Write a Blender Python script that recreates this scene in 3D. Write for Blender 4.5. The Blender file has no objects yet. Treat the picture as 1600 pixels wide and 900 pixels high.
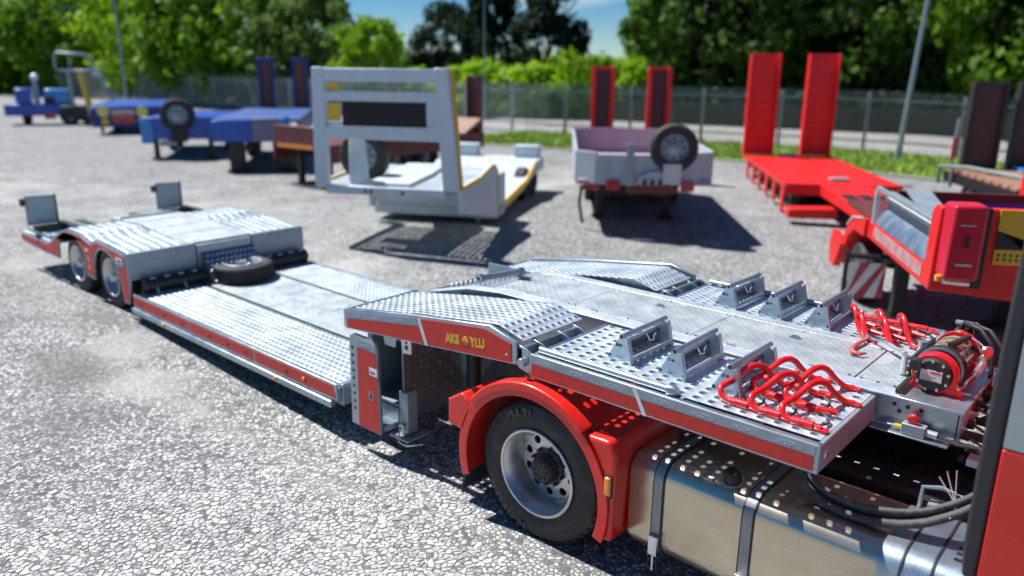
import bpy, math, random
from math import pi, sin, cos, radians, sqrt, atan2, hypot
from mathutils import Vector, Matrix, noise as mnoise
random.seed(7)
SC = bpy.context.scene
COL = SC.collection

# ------------------------------------------------------------------ camera
AZ, PITCH, ROLL, CAMH = radians(131.53), radians(15.8), radians(0.593), 3.1
fw = Vector((cos(AZ)*cos(PITCH), sin(AZ)*cos(PITCH), -sin(PITCH)))
rt = Vector((sin(AZ), -cos(AZ), 0))
up = rt.cross(fw)
rt, up = rt*cos(ROLL)+up*sin(ROLL), up*cos(ROLL)-rt*sin(ROLL)
cd = bpy.data.cameras.new('camera')
cam = bpy.data.objects.new('camera', cd)
COL.objects.link(cam)
cam.matrix_world = Matrix(((rt.x, up.x, -fw.x, 0), (rt.y, up.y, -fw.y, 0), (rt.z, up.z, -fw.z, CAMH), (0, 0, 0, 1)))
cd.sensor_width = 36
cd.lens = 1210/1600*36
cd.clip_end = 3000
cd.dof.use_dof = True
cd.dof.focus_distance = 4.8
cd.dof.aperture_fstop = .72
SC.camera = cam

# ------------------------------------------------------------------ sky, sun, exposure
SUN_AZ, SUN_EL = radians(10.0), radians(57.0)      # direction the shadows run, height of the sun
w = bpy.data.worlds.new('World')
SC.world = w
w.use_nodes = True
nt = w.node_tree
sky = nt.nodes.new('ShaderNodeTexSky')
sky.sky_type = 'NISHITA'
sky.sun_disc = False
sky.sun_elevation = SUN_EL
sky.sun_rotation = radians(-90) - (SUN_AZ)        # matches the lamp below
sky.air_density = 0.8
sky.dust_density = 0.0
sky.ozone_density = 5.0
hs = nt.nodes.new('ShaderNodeHueSaturation')
hs.inputs['Saturation'].default_value = 1.45
nt.links.new(sky.outputs[0], hs.inputs['Color'])
# thin scattered cloud over the whole sky
tc = nt.nodes.new('ShaderNodeTexCoord')
mp = nt.nodes.new('ShaderNodeMapping'); mp.inputs['Scale'].default_value = (1, 1, 3.0)
cn = nt.nodes.new('ShaderNodeTexNoise'); cn.inputs['Scale'].default_value = 3.4; cn.inputs['Detail'].default_value = 6
cr = nt.nodes.new('ShaderNodeMapRange'); cr.inputs['From Min'].default_value = .56; cr.inputs['From Max'].default_value = .72; cr.inputs['To Max'].default_value = .8
cm = nt.nodes.new('ShaderNodeMix'); cm.data_type = 'RGBA'; cm.inputs[7].default_value = (11, 11.5, 12, 1)
nt.links.new(tc.outputs['Generated'], mp.inputs['Vector']); nt.links.new(mp.outputs[0], cn.inputs['Vector'])
nt.links.new(cn.outputs['Fac'], cr.inputs['Value']); nt.links.new(cr.outputs[0], cm.inputs[0]); nt.links.new(hs.outputs[0], cm.inputs[6])
nt.links.new(cm.outputs[2], nt.nodes['Background'].inputs[0])
nt.nodes['Background'].inputs[1].default_value = 0.055
sl = bpy.data.lights.new('sun', 'SUN')
sl.energy = 5.0
sl.angle = radians(0.5)
sl.color = (1.0, 0.975, 0.94)
sun = bpy.data.objects.new('sun', sl)
COL.objects.link(sun)
sun.rotation_euler = Vector((cos(SUN_AZ)*cos(SUN_EL), sin(SUN_AZ)*cos(SUN_EL), -sin(SUN_EL))).to_track_quat('-Z', 'Y').to_euler()
SC.view_settings.view_transform = 'Standard'
SC.view_settings.look = 'None'
SC.view_settings.exposure = 0.66
SC.view_settings.gamma = 1.0

# ------------------------------------------------------------------ materials
def mat(name, c1, c2=None, scale=6.0, rough=.5, r2=None, metal=0.0, bump=0.0, bscale=60.0, coat=0.0, detail=4.0, spangle=0.0, stretch=None, dirt=0.0, dirtc=(.16, .14, .12), spec=.5):
    m = bpy.data.materials.new(name)
    m.use_nodes = True
    N, L = m.node_tree.nodes, m.node_tree.links
    b = N['Principled BSDF']
    b.inputs['Roughness'].default_value = rough
    b.inputs['Metallic'].default_value = metal
    b.inputs['Coat Weight'].default_value = coat
    b.inputs['Coat Roughness'].default_value = .08
    b.inputs['Specular IOR Level'].default_value = spec
    tc = N.new('ShaderNodeTexCoord')
    co = tc.outputs['Object']
    if stretch:
        mp = N.new('ShaderNodeMapping')
        mp.inputs['Scale'].default_value = stretch
        L.new(co, mp.inputs['Vector'])
        co = mp.outputs['Vector']
    no = N.new('ShaderNodeTexNoise')
    no.inputs['Scale'].default_value = scale
    no.inputs['Detail'].default_value = detail
    no.inputs['Roughness'].default_value = .65
    L.new(co, no.inputs['Vector'])
    cr = N.new('ShaderNodeValToRGB')
    cr.color_ramp.elements[0].position = .32
    cr.color_ramp.elements[1].position = .68
    cr.color_ramp.elements[0].color = (*c1, 1)
    cr.color_ramp.elements[1].color = (*(c2 or c1), 1)
    L.new(no.outputs['Fac'], cr.inputs['Fac'])
    col = cr.outputs['Color']
    if spangle:
        vo = N.new('ShaderNodeTexVoronoi')
        vo.inputs['Scale'].default_value = 55
        L.new(co, vo.inputs['Vector'])
        sp = N.new('ShaderNodeSeparateColor')
        L.new(vo.outputs['Color'], sp.inputs[0])
        mr = N.new('ShaderNodeMapRange')
        mr.inputs['To Min'].default_value = 1-spangle
        mr.inputs['To Max'].default_value = 1+spangle*.6
        L.new(sp.outputs[0], mr.inputs['Value'])
        mx = N.new('ShaderNodeVectorMath')
        mx.operation = 'SCALE'
        L.new(col, mx.inputs[0])
        L.new(mr.outputs[0], mx.inputs['Scale'])
        col = mx.outputs[0]
    if dirt:
        n3 = N.new('ShaderNodeTexNoise')
        n3.inputs['Scale'].default_value = scale*.35
        n3.inputs['Detail'].default_value = 7
        L.new(co, n3.inputs['Vector'])
        r3 = N.new('ShaderNodeMapRange')
        r3.inputs['From Min'].default_value = .5
        r3.inputs['From Max'].default_value = .75
        r3.inputs['To Max'].default_value = dirt
        L.new(n3.outputs['Fac'], r3.inputs['Value'])
        mi = N.new('ShaderNodeMix')
        mi.data_type = 'RGBA'
        L.new(r3.outputs[0], mi.inputs['Factor'])
        L.new(col, mi.inputs[6])
        mi.inputs[7].default_value = (*dirtc, 1)
        col = mi.outputs[2]
    L.new(col, b.inputs['Base Color'])
    if r2 is not None:
        mr = N.new('ShaderNodeMapRange')
        mr.inputs['From Min'].default_value = .3
        mr.inputs['From Max'].default_value = .7
        mr.inputs['To Min'].default_value = rough
        mr.inputs['To Max'].default_value = r2
        L.new(no.outputs['Fac'], mr.inputs['Value'])
        L.new(mr.outputs[0], b.inputs['Roughness'])
    if bump:
        n2 = N.new('ShaderNodeTexNoise')
        n2.inputs['Scale'].default_value = bscale
        n2.inputs['Detail'].default_value = 3
        L.new(co, n2.inputs['Vector'])
        bp = N.new('ShaderNodeBump')
        bp.inputs['Strength'].default_value = bump
        bp.inputs['Distance'].default_value = .004
        L.new(n2.outputs['Fac'], bp.inputs['Height'])
        L.new(bp.outputs[0], b.inputs['Normal'])
    return m

M = {}
M['galv'] = mat('galvanised_steel', (.30, .38, .45), (.44, .52, .59), 4, .30, .44, .85, .10, 90, spangle=.08, dirt=.25, dirtc=(.22, .25, .27))
M['galvdeck'] = mat('galvanised_deck', (.50, .59, .66), (.66, .74, .81), 4, .38, .54, .6, .1, 70, spangle=.08, dirt=.4, dirtc=(.26, .28, .29))
M['galvflat'] = mat('dusty_galvanised_plate', (.36, .41, .44), (.48, .53, .56), 7, .45, .62, .5, .15, 120, spangle=.08, dirt=.4, dirtc=(.30, .31, .31))
M['film'] = mat('red_reflective_film', (.46, .018, .012), (.54, .026, .018), 14, .42, .5, 0, .5, 26)
M['band'] = mat('grey_trim_band', (.24, .29, .35), (.30, .34, .40), 10, .38, .45, .4)
M['trim'] = mat('pale_trim_and_highlight', (.62, .63, .64), (.72, .73, .74), 12, .3, .4, .5)  # real trim, and the painted highlight along the platform edge
M['gold'] = mat('yellow_lettering', (.62, .36, .02), (.70, .42, .03), 30, .4)
M['palelet'] = mat('pale_lettering', (.50, .55, .60), None, 30, .5)
M['redgloss'] = mat('glossy_red_paint', (.60, .006, .012), (.66, .01, .016), 12, .28, .4, 0, .1, 60, coat=.4, dirt=.35, dirtc=(.30, .05, .045))
M['fender'] = mat('red_plastic_fender', (.62, .010, .006), (.74, .018, .010), 7, .32, .42, 0, .08, 60, coat=.15, dirt=.3, dirtc=(.34, .10, .08))
M['cabred'] = mat('red_cab_paint', (.60, .012, .006), (.64, .014, .008), 3, .25, .3, 0, 0, 60, coat=.5)
M['cabsilver'] = mat('silver_cab_paint', (.34, .40, .43), (.38, .44, .47), 3, .32, .36, .5, coat=.4)
M['rubber'] = mat('tyre_rubber', (.018, .018, .019), (.035, .034, .033), 22, .62, .8, 0, .25, 160, dirt=.6, dirtc=(.085, .08, .072))
M['black'] = mat('black_plastic', (.014, .014, .016), (.026, .026, .028), 30, .5, .62, 0, .15, 200)
M['blackpaint'] = mat('black_frame_paint', (.010, .010, .012), (.02, .02, .02), 20, .4, .55, 0, .1, 80, dirt=.3, dirtc=(.05, .045, .04))
M['fairing'] = mat('dark_grey_fairing', (.022, .024, .027), (.030, .031, .034), 40, .55, .65, 0, .25, 260)
M['rim'] = mat('brushed_alloy_rim', (.55, .55, .56), (.68, .68, .68), 10, .28, .4, .85, .05, 90, dirt=.6, dirtc=(.20, .19, .18))
M['hub'] = mat('dark_hub', (.02, .021, .024), (.05, .05, .052), 25, .4, .6, .3)
M['tank'] = mat('polished_tank', (.54, .47, .34), (.63, .56, .43), 2, .20, .30, .82, .015, 6, stretch=(1, 3, 3))
M['strap'] = mat('tank_strap', (.24, .25, .26), (.32, .33, .34), 12, .4, .5, .5)
M['chrome'] = mat('zinc_bolt', (.6, .61, .62), (.75, .75, .76), 20, .25, .35, .9)
M['amber'] = mat('amber_lens', (.85, .22, .01), (.9, .3, .02), 60, .2, coat=.5)
M['redlens'] = mat('red_lens', (.4, .008, .02), None, 60, .2, coat=.5)
M['checker'] = mat('bronze_tread_plate', (.40, .35, .27), (.33, .32, .35), 2, .28, .4, .85)
M['treadplate'] = mat('dusty_tread_plate', (.36, .41, .43), (.50, .55, .57), 6, .42, .58, .5, .15, 100, dirt=.45, dirtc=(.32, .32, .31))
M['rope'] = mat('wire_rope', (.20, .16, .10), (.34, .28, .19), 60, .5, .6, .4)
M['label'] = mat('grey_label', (.55, .56, .55), (.62, .62, .6), 20, .45)
M['white'] = mat('white_paint', (.72, .73, .74), (.8, .8, .8), 10, .45)
M['ink'] = mat('dark_print', (.06, .06, .08), None, 20, .5)
M['fadedred'] = mat('worn_red_hook', (.50, .05, .05), (.38, .16, .14), 40, .5)
M['bolt'] = mat('dark_bolt', (.05, .055, .06), None, 20, .5)
M['whitetrailer'] = mat('pale_grey_paint', (.52, .60, .65), (.58, .65, .69), 3, .4, .5, .12)
M['mauve'] = mat('faded_pink_board', (.40, .27, .33), (.46, .32, .37), 3, .6)
M['whitedeck'] = mat('pale_deck_plate', (.46, .53, .56), (.58, .64, .67), 4, .45, .6, .3)
M['yellow'] = mat('yellow_paint', (.70, .44, .02), (.76, .5, .04), 5, .4)
M['greybody'] = mat('grey_body_paint', (.38, .43, .47), (.44, .48, .52), 3, .45)
M['maroon'] = mat('maroon_paint', (.11, .022, .02), (.16, .034, .03), 3, .5)
M['tan'] = mat('tan_deck', (.20, .09, .05), (.26, .13, .075), 4, .6)
M['blue'] = mat('blue_paint', (.006, .065, .40), (.01, .09, .46), 3, .38, coat=.3)
M['skyblue'] = mat('light_blue_paint', (.03, .22, .58), (.05, .28, .64), 3, .4, coat=.3)
M['navy'] = mat('navy_paint', (.012, .02, .16), (.02, .03, .24), 3, .42)
M['redtrailer'] = mat('red_trailer_paint', (.66, .010, .010), (.72, .014, .012), 4, .4, .5)
M['redbox'] = mat('raspberry_plastic', (.52, .008, .03), (.56, .012, .04), 4, .38)
M['darkdeck'] = mat('dark_wood_ramp', (.07, .03, .028), (.10, .045, .04), 8, .7, stretch=(1, 1, 6))
M['brownplank'] = mat('brown_planks', (.30, .15, .10), (.40, .22, .15), 8, .7)
M['olive'] = mat('grey_green_paint', (.14, .21, .19), (.19, .26, .24), 5, .5)
M['steelgrey'] = mat('steel_grey', (.26, .32, .36), (.33, .39, .43), 5, .42, .5, .4)
M['fence'] = mat('fence_galvanised', (.20, .23, .24), (.28, .31, .32), 5, .5, .6, .4)
M['fencepost'] = mat('fence_post_galvanised', (.32, .36, .38), (.42, .45, .47), 5, .5, .6, .4)
M['bark'] = mat('bark', (.07, .05, .035), (.12, .09, .065), 12, .9, bump=.6, bscale=20)
M['wall'] = mat('reddish_brick_wall', (.03, .016, .014), (.05, .025, .02), 8, .9)  # brick darkened to near black; the trees' shade is in the colour
M['blacktarp'] = mat('black_sheet', (.006, .006, .007), None, 10, .6)
M['mirrorgrey'] = mat('mirror_shell', (.26, .35, .38), (.32, .41, .44), 10, .4, .5, .3)

# ------------------------------------------------------------------ mesh builder
class MB:
    def __init__(s):
        s.v = []; s.f = []; s.m = []; s.runs = []
    def add(s, vs, fs, m=0):
        n = len(s.v)
        s.v.extend(tuple(p) for p in vs)
        s.f.extend(tuple(i+n for i in f) for f in fs)
        s.m.extend([m]*len(fs))
        s.runs.append((n, len(s.v), len(s.f)-len(fs), len(s.f)))
        return s
    def box(s, x0, x1, y0, y1, z0, z1, m=0):
        return s.add([(x0, y0, z0), (x1, y0, z0), (x1, y1, z0), (x0, y1, z0), (x0, y0, z1), (x1, y0, z1), (x1, y1, z1), (x0, y1, z1)],
                     [(3, 2, 1, 0), (4, 5, 6, 7), (0, 1, 5, 4), (1, 2, 6, 5), (2, 3, 7, 6), (3, 0, 4, 7)], m)
    def prism(s, poly, axis, a, b, m=0):
        """poly in the two other axes (in x,y,z order), extruded from a to b along axis"""
        def P(p, t):
            return (t, p[0], p[1]) if axis == 'x' else ((p[0], t, p[1]) if axis == 'y' else (p[0], p[1], t))
        area = sum(poly[i][0]*poly[(i+1) % len(poly)][1]-poly[(i+1) % len(poly)][0]*poly[i][1] for i in range(len(poly)))
        if (area < 0) != (axis == 'y'):
            poly = poly[::-1]
        n = len(poly)
        return s.add([P(p, a) for p in poly]+[P(p, b) for p in poly],
                     [tuple(range(n-1, -1, -1)), tuple(range(n, 2*n))]+[(i, (i+1) % n, n+(i+1) % n, n+i) for i in range(n)], m)
    def tube(s, pts, r, n=8, closed=False, m=0, flat=None):
        pts = [Vector(p) for p in pts]
        k = len(pts)
        R = r if isinstance(r, (list, tuple)) else [r]*k
        T = []
        for i in range(k):
            a = pts[i-1] if (i > 0 or closed) else pts[i]
            b = pts[(i+1) % k] if (i < k-1 or closed) else pts[i]
            T.append((b-a).normalized())
        u = T[0].orthogonal().normalized()
        rings = []
        for i in range(k):
            u = (u-T[i]*u.dot(T[i]))
            u = u.normalized() if u.length > 1e-6 else T[i].orthogonal().normalized()
            v = T[i].cross(u)
            rings.append([pts[i]+(u*cos(2*pi*j/n)+v*sin(2*pi*j/n))*R[i] for j in range(n)])
        vs = [p for q in rings for p in q]
        fs = []
        for i in range(k if closed else k-1):
            a, b = i*n, ((i+1) % k)*n
            fs += [(a+j, a+(j+1) % n, b+(j+1) % n, b+j) for j in range(n)]
        if not closed:
            fs += [tuple(range(n-1, -1, -1)), tuple((k-1)*n+j for j in range(n))]
        return s.add(vs, fs, m)
    def cyl(s, a, b, r, r1=None, n=16, m=0):
        return s.tube([a, b], [r, r if r1 is None else r1], n, m=m)
    def lathe(s, prof, c=(0, 0, 0), ax=(0, -1, 0), n=32, closed=False, m=0):
        """prof: (radius, height along ax)"""
        c = Vector(c); ax = Vector(ax).normalized()
        u = ax.orthogonal().normalized(); v = ax.cross(u)
        vs = []
        for r, h in prof:
            vs += [c+ax*h+(u*cos(2*pi*j/n)+v*sin(2*pi*j/n))*r for j in range(n)]
        fs = []
        k = len(prof)
        for i in range(k if closed else k-1):
            a, b = i*n, ((i+1) % k)*n
            fs += [(a+j, a+(j+1) % n, b+(j+1) % n, b+j) for j in range(n)]
        return s.add(vs, fs, m)
    def build(s, name, ma, parent=None, bevel=0.0, smooth=35, loc=None, seg=2):
        me = bpy.data.meshes.new(name)
        me.from_pydata(s.v, [], s.f)
        for q in (ma if isinstance(ma, (list, tuple)) else [ma]):
            me.materials.append(q)
        if max(s.m or [0]):
            me.polygons.foreach_set('material_index', s.m)
        if smooth:
            me.polygons.foreach_set('use_smooth', [True]*len(s.f))
            me.set_sharp_from_angle(angle=radians(smooth))
        me.update()
        o = bpy.data.objects.new(name, me)
        COL.objects.link(o)
        if parent:
            o.parent = parent
        if loc:
            o.location = loc
        if bevel:
            md = o.modifiers.new('bevel', 'BEVEL')
            md.width = bevel; md.segments = seg; md.limit_method = 'ANGLE'; md.angle_limit = radians(40)
        return o

def build_each(s, name, ma, parent=None, **k):
    out = []
    for (v0, v1, f0, f1) in s.runs:
        b = MB(); b.v = s.v[v0:v1]; b.f = [tuple(i-v0 for i in f) for f in s.f[f0:f1]]; b.m = s.m[f0:f1]
        out.append(b.build(name, ma, parent, **k))
    return out
MB.build_each = build_each

def tag(o, label=None, cat=None, group=None, kind=None):
    for k, v in (('label', label), ('category', cat), ('group', group), ('kind', kind)):
        if v: o[k] = v
    return o

def thing(name, loc, rotz, label, cat, group=None):
    o = bpy.data.objects.new(name, None)
    o.empty_display_size = .3
    COL.objects.link(o)
    o.location = loc
    o.rotation_euler = (0, 0, rotz)
    return tag(o, label, cat, group)

def kids(o):
    return [c for c in CH.get(o.name, [])]

def copy_tree(root, loc, rotz, label, scale=None):
    def rec(o, par):
        c = o.copy(); COL.objects.link(c); c.parent = par
        for ch in [k for k in bpy.data.objects if k.parent == o]:
            rec(ch, c)
        return c
    r = rec(root, None)
    r.location = loc; r.rotation_euler = (0, 0, rotz)
    if scale: r.scale = scale
    r['label'] = label
    return r

def part_copy(o, parent, loc, rot=None):
    c = o.copy(); COL.objects.link(c); c.parent = parent; c.location = loc
    if rot: c.rotation_euler = rot
    return c

def text(name, body, size, origin, xd, yd, ma, parent, shear=0, sx=1.0, bold=0.0, ext=.001, align='LEFT'):
    cu = bpy.data.curves.new(name, 'FONT')
    cu.body = body; cu.size = size; cu.shear = shear; cu.offset = bold; cu.extrude = ext; cu.align_x = align
    cu.resolution_u = 3
    t = bpy.data.objects.new(name, cu)
    COL.objects.link(t)
    bpy.context.view_layer.update()
    me = bpy.data.meshes.new_from_object(t)
    bpy.data.objects.remove(t)
    bpy.data.curves.remove(cu)
    xd = Vector(xd).normalized(); yd = Vector(yd).normalized(); zd = xd.cross(yd).normalized()
    xs = xd*sx
    me.transform(Matrix(((xs.x, yd.x, zd.x, origin[0]), (xs.y, yd.y, zd.y, origin[1]), (xs.z, yd.z, zd.z, origin[2]), (0, 0, 0, 1))))
    me.name = name
    me.materials.clear(); me.materials.append(ma)
    o = bpy.data.objects.new(name, me)
    COL.objects.link(o)
    if parent: o.parent = parent
    return o

def perf(b, x0, x1, y0, y1, zf, nx, ny, hx=.5, hy=.5, lip=.009, depth=.012, stagger=False, n_=None, m=0):
    """sheet of nx by ny cells, each with a raised, open, rounded hole"""
    dx, dy = (x1-x0)/nx, (y1-y0)/ny
    for i in range(nx):
        for j in range(ny):
            cx, cy = x0+(i+.5)*dx, y0+(j+.5)*dy
            sq = [(-1, -1), (0, -1), (1, -1), (1, 0), (1, 1), (0, 1), (-1, 1), (-1, 0)]
            oc = [(-.75, -1), (0, -1), (.75, -1), (1, 0), (.75, 1), (0, 1), (-.75, 1), (-1, 0)]
            vs = []
            for (a, c) in sq:
                x = cx+a*dx/2; vs.append((x, cy+c*dy/2, zf(x)))
            for (k, dz) in ((1.5, 0), (1.14, lip), (1.02, lip), (.98, -depth)):
                for (a, c) in oc:
                    x = cx+a*min(hx*dx/2*k, dx*.49); vs.append((x, cy+c*min(hy*dy/2*k, dy*.49), zf(x)+dz))
            fs = []
            for q in range(4):
                fs += [(q*8+t, q*8+(t+1) % 8, q*8+8+(t+1) % 8, q*8+8+t) for t in range(8)]
            b.add(vs, fs, m)
    return b

def G(x):
    t = min(1.0, max(0.0, (-3.5-x)/7.0))
    return .2*t*t*(3-2*t)

# ------------------------------------------------------------------ ground
DUST = [(-6.6, 2.9, .9, .35, .9), (-4.6, 3.0, .6, .3, .55), (-8.4, 3.2, .6, .5, .6), (-5.2, 1.2, .7, .3, .35), (-9.5, 6.8, 2.2, 1.0, .5), (-12, 4, 2.5, 1.2, .6),
        (-6.5, 9.0, 1.8, 1.2, .3), (-15, 9, 4, 2, .5), (-3.6, 2.2, .5, .4, .3), (-20, 6, 6, 2, .6), (-11, 19, 4, 3, .6), (-14, 15, 3, 2.5, .5)]
DARK = [(-6.9, 1.9, .5, .25, .7), (-8.1, 2.5, 1.1, .5, .5), (-5.6, 1.9, .35, .3, .5), (-10.2, 2.6, 1.0, .6, .4), (-7.2, 2.4, 1.0, .3, .45), (-13, 7, 2, .5, .4), (-17, 12, 3, .6, .4),
        (-9.5, 3.4, 1.2, .3, .4), (-4.3, 1.9, .3, .2, .3)]
def blob(L, x, y):
    s = 0
    for cx, cy, sx, sy, a in L:
        d = ((x-cx)/sx)**2+((y-cy)/sy)**2
        if d < 8: s += a*math.exp(-d)
    return s
def dust_at(x, y):
    n = mnoise.fractal(Vector((x*.9, y*.9, 3.1)), 1.0, 2.0, 4)
    return min(1, max(0, blob(DUST, x, y)*(1+.9*n)+max(0, n-.25)*.5))
def dark_at(x, y):
    n = mnoise.fractal(Vector((x*1.3, y*1.3, 9.7)), 1.0, 2.0, 4)
    return min(1, max(0, blob(DARK, x, y)*(1+1.0*n)+max(0, n-.3)*.6))

def stonemat(name, geo):
    m = bpy.data.materials.new(name); m.use_nodes = True
    N, L = m.node_tree.nodes, m.node_tree.links
    b = N['Principled BSDF']; b.inputs['Roughness'].default_value = .85
    b.inputs['Specular IOR Level'].default_value = .3
    tc = N.new('ShaderNodeTexCoord'); co = tc.outputs['Object']
    def ramp(src, els):
        r = N.new('ShaderNodeValToRGB')
        while len(r.color_ramp.elements) < len(els): r.color_ramp.elements.new(.5)
        for e, (p, c) in zip(r.color_ramp.elements, els):
            e.position = p; e.color = (*c, 1)
        L.new(src, r.inputs['Fac']); return r.outputs['Color']
    def mixc(f, a, c, mode='MIX'):
        x = N.new('ShaderNodeMix'); x.data_type = 'RGBA'; x.blend_type = mode
        for s, v in ((0, f), (6, a), (7, c)):
            if isinstance(v, float): x.inputs[s].default_value = v
            elif isinstance(v, tuple): x.inputs[s].default_value = (*v, 1)
            else: L.new(v, x.inputs[s])
        return x.outputs[2]
    def math_(op, a, c=None, clamp=False):
        x = N.new('ShaderNodeMath'); x.operation = op; x.use_clamp = clamp
        for s, v in ((0, a), (1, c)):
            if v is None: continue
            if isinstance(v, (int, float)): x.inputs[s].default_value = v
            else: L.new(v, x.inputs[s])
        return x.outputs[0]
    def noise(sc, d=5, r=.6):
        x = N.new('ShaderNodeTexNoise'); x.inputs['Scale'].default_value = sc; x.inputs['Detail'].default_value = d; x.inputs['Roughness'].default_value = r
        L.new(co, x.inputs['Vector']); return x.outputs['Fac']
    at = N.new('ShaderNodeAttribute'); at.attribute_name = 'wear'
    se = N.new('ShaderNodeSeparateColor'); L.new(at.outputs['Color'], se.inputs[0])
    dust, dark = se.outputs[0], se.outputs[1]
    fine = noise(90, 6, .7); mid = noise(1.7, 6, .6); big = noise(.22, 5, .6)
    if geo:
        tone = se.outputs[2]
        stone = ramp(tone, [(0, (.15, .16, .165)), (.5, (.40, .41, .41)), (1, (.66, .67, .66))])
        stone = mixc(.35, stone, ramp(fine, [(.3, (.30, .30, .29)), (.7, (.52, .52, .50))]))
        col = mixc(math_('MULTIPLY', dark, .35), stone, (.22, .21, .20))
        hgt = fine
    else:
        wv = N.new('ShaderNodeTexNoise'); wv.inputs['Scale'].default_value = 14; wv.inputs['Detail'].default_value = 2
        L.new(co, wv.inputs['Vector'])
        off = N.new('ShaderNodeVectorMath'); off.operation = 'SCALE'; L.new(wv.outputs['Color'], off.inputs[0]); off.inputs['Scale'].default_value = .03
        ad = N.new('ShaderNodeVectorMath'); L.new(co, ad.inputs[0]); L.new(off.outputs[0], ad.inputs[1])
        vd = N.new('ShaderNodeTexVoronoi'); vd.feature = 'DISTANCE_TO_EDGE'; vd.inputs['Scale'].default_value = 27
        vc = N.new('ShaderNodeTexVoronoi'); vc.inputs['Scale'].default_value = 27
        L.new(ad.outputs[0], vd.inputs['Vector']); L.new(ad.outputs[0], vc.inputs['Vector'])
        sc = N.new('ShaderNodeSeparateColor'); L.new(vc.outputs['Color'], sc.inputs[0])
        stone = ramp(sc.outputs[0], [(0, (.10, .105, .11)), (.4, (.34, .35, .35)), (1, (.66, .67, .66))])
        grout = ramp(fine, [(.3, (.06, .06, .062)), (.7, (.20, .20, .198))])
        edge = N.new('ShaderNodeMapRange'); edge.inputs['From Min'].default_value = .05; edge.inputs['From Max'].default_value = .2
        L.new(vd.outputs['Distance'], edge.inputs['Value'])
        col = mixc(edge.outputs[0], grout, stone)
        mid2 = noise(5.5, 6, .65)
        def patch(src, amt):
            x = N.new('ShaderNodeMapRange'); x.inputs['From Min'].default_value = .22; x.inputs['From Max'].default_value = .62; x.inputs['To Max'].default_value = amt
            L.new(math_('MULTIPLY', src, math_('MULTIPLY', mid2, 1.7)), x.inputs['Value']); return x.outputs[0]
        col = mixc(patch(dark, .62), col, mixc(fine, (.10, .10, .10), (.20, .195, .19)))
        col = mixc(patch(dust, .66), col, ramp(fine, [(.25, (.33, .33, .32)), (.75, (.45, .45, .435))]))
        col = mixc(1.0, col, ramp(mid, [(.3, (.76, .76, .755)), (.72, (1.10, 1.098, 1.085))]), 'MULTIPLY')
        hgt = math_('ADD', math_('MULTIPLY', edge.outputs[0], 1.0), math_('MULTIPLY', fine, .5))
    col = mixc(1.0, col, ramp(big, [(.3, (.88, .878, .875)), (.7, (1.10, 1.098, 1.09))]), 'MULTIPLY')
    L.new(col, b.inputs['Base Color'])
    bp = N.new('ShaderNodeBump'); bp.inputs['Strength'].default_value = .55; bp.inputs['Distance'].default_value = .006
    L.new(hgt, bp.inputs['Height']); L.new(bp.outputs[0], b.inputs['Normal'])
    return m

def lattice(name, xs, ys, zf, ma, wear=True):
    vs = [(x, y, zf(x, y)) for x in xs for y in ys]
    ny = len(ys)
    fs = [(i*ny+j, (i+1)*ny+j, (i+1)*ny+j+1, i*ny+j+1) for i in range(len(xs)-1) for j in range(ny-1)]
    me = bpy.data.meshes.new(name); me.from_pydata(vs, [], fs)
    me.polygons.foreach_set('use_smooth', [True]*len(fs))
    if wear:
        ca = me.color_attributes.new('wear', 'FLOAT_COLOR', 'POINT')
        for k, p in enumerate(vs): ca.data[k].color = (dust_at(p[0], p[1]), dark_at(p[0], p[1]), 0, 1)
    me.materials.append(ma)
    o = bpy.data.objects.new(name, me); COL.objects.link(o)
    return tag(o, kind='structure')
def frange(a, b, s):
    n = int(round((b-a)/s)); return [a+(b-a)*i/n for i in range(n+1)]
xs = [-900, -400, -200, -120, -80, -60, -45, -36, -30]+frange(-26, -16, .5)+frange(-15.8, 0.2, .2)+frange(1, 6, 1)+[12, 40, 150, 500, 900]
ys = [-600, -200, -60, -20, -8, -4, -2]+frange(-1, 8, .2)+frange(8.5, 24, .5)+[26, 29, 33, 40, 60, 120, 400, 1200]
ground = lattice('ground', xs, ys, lambda x, y: G(x), stonemat('worn_asphalt', False))

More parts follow.
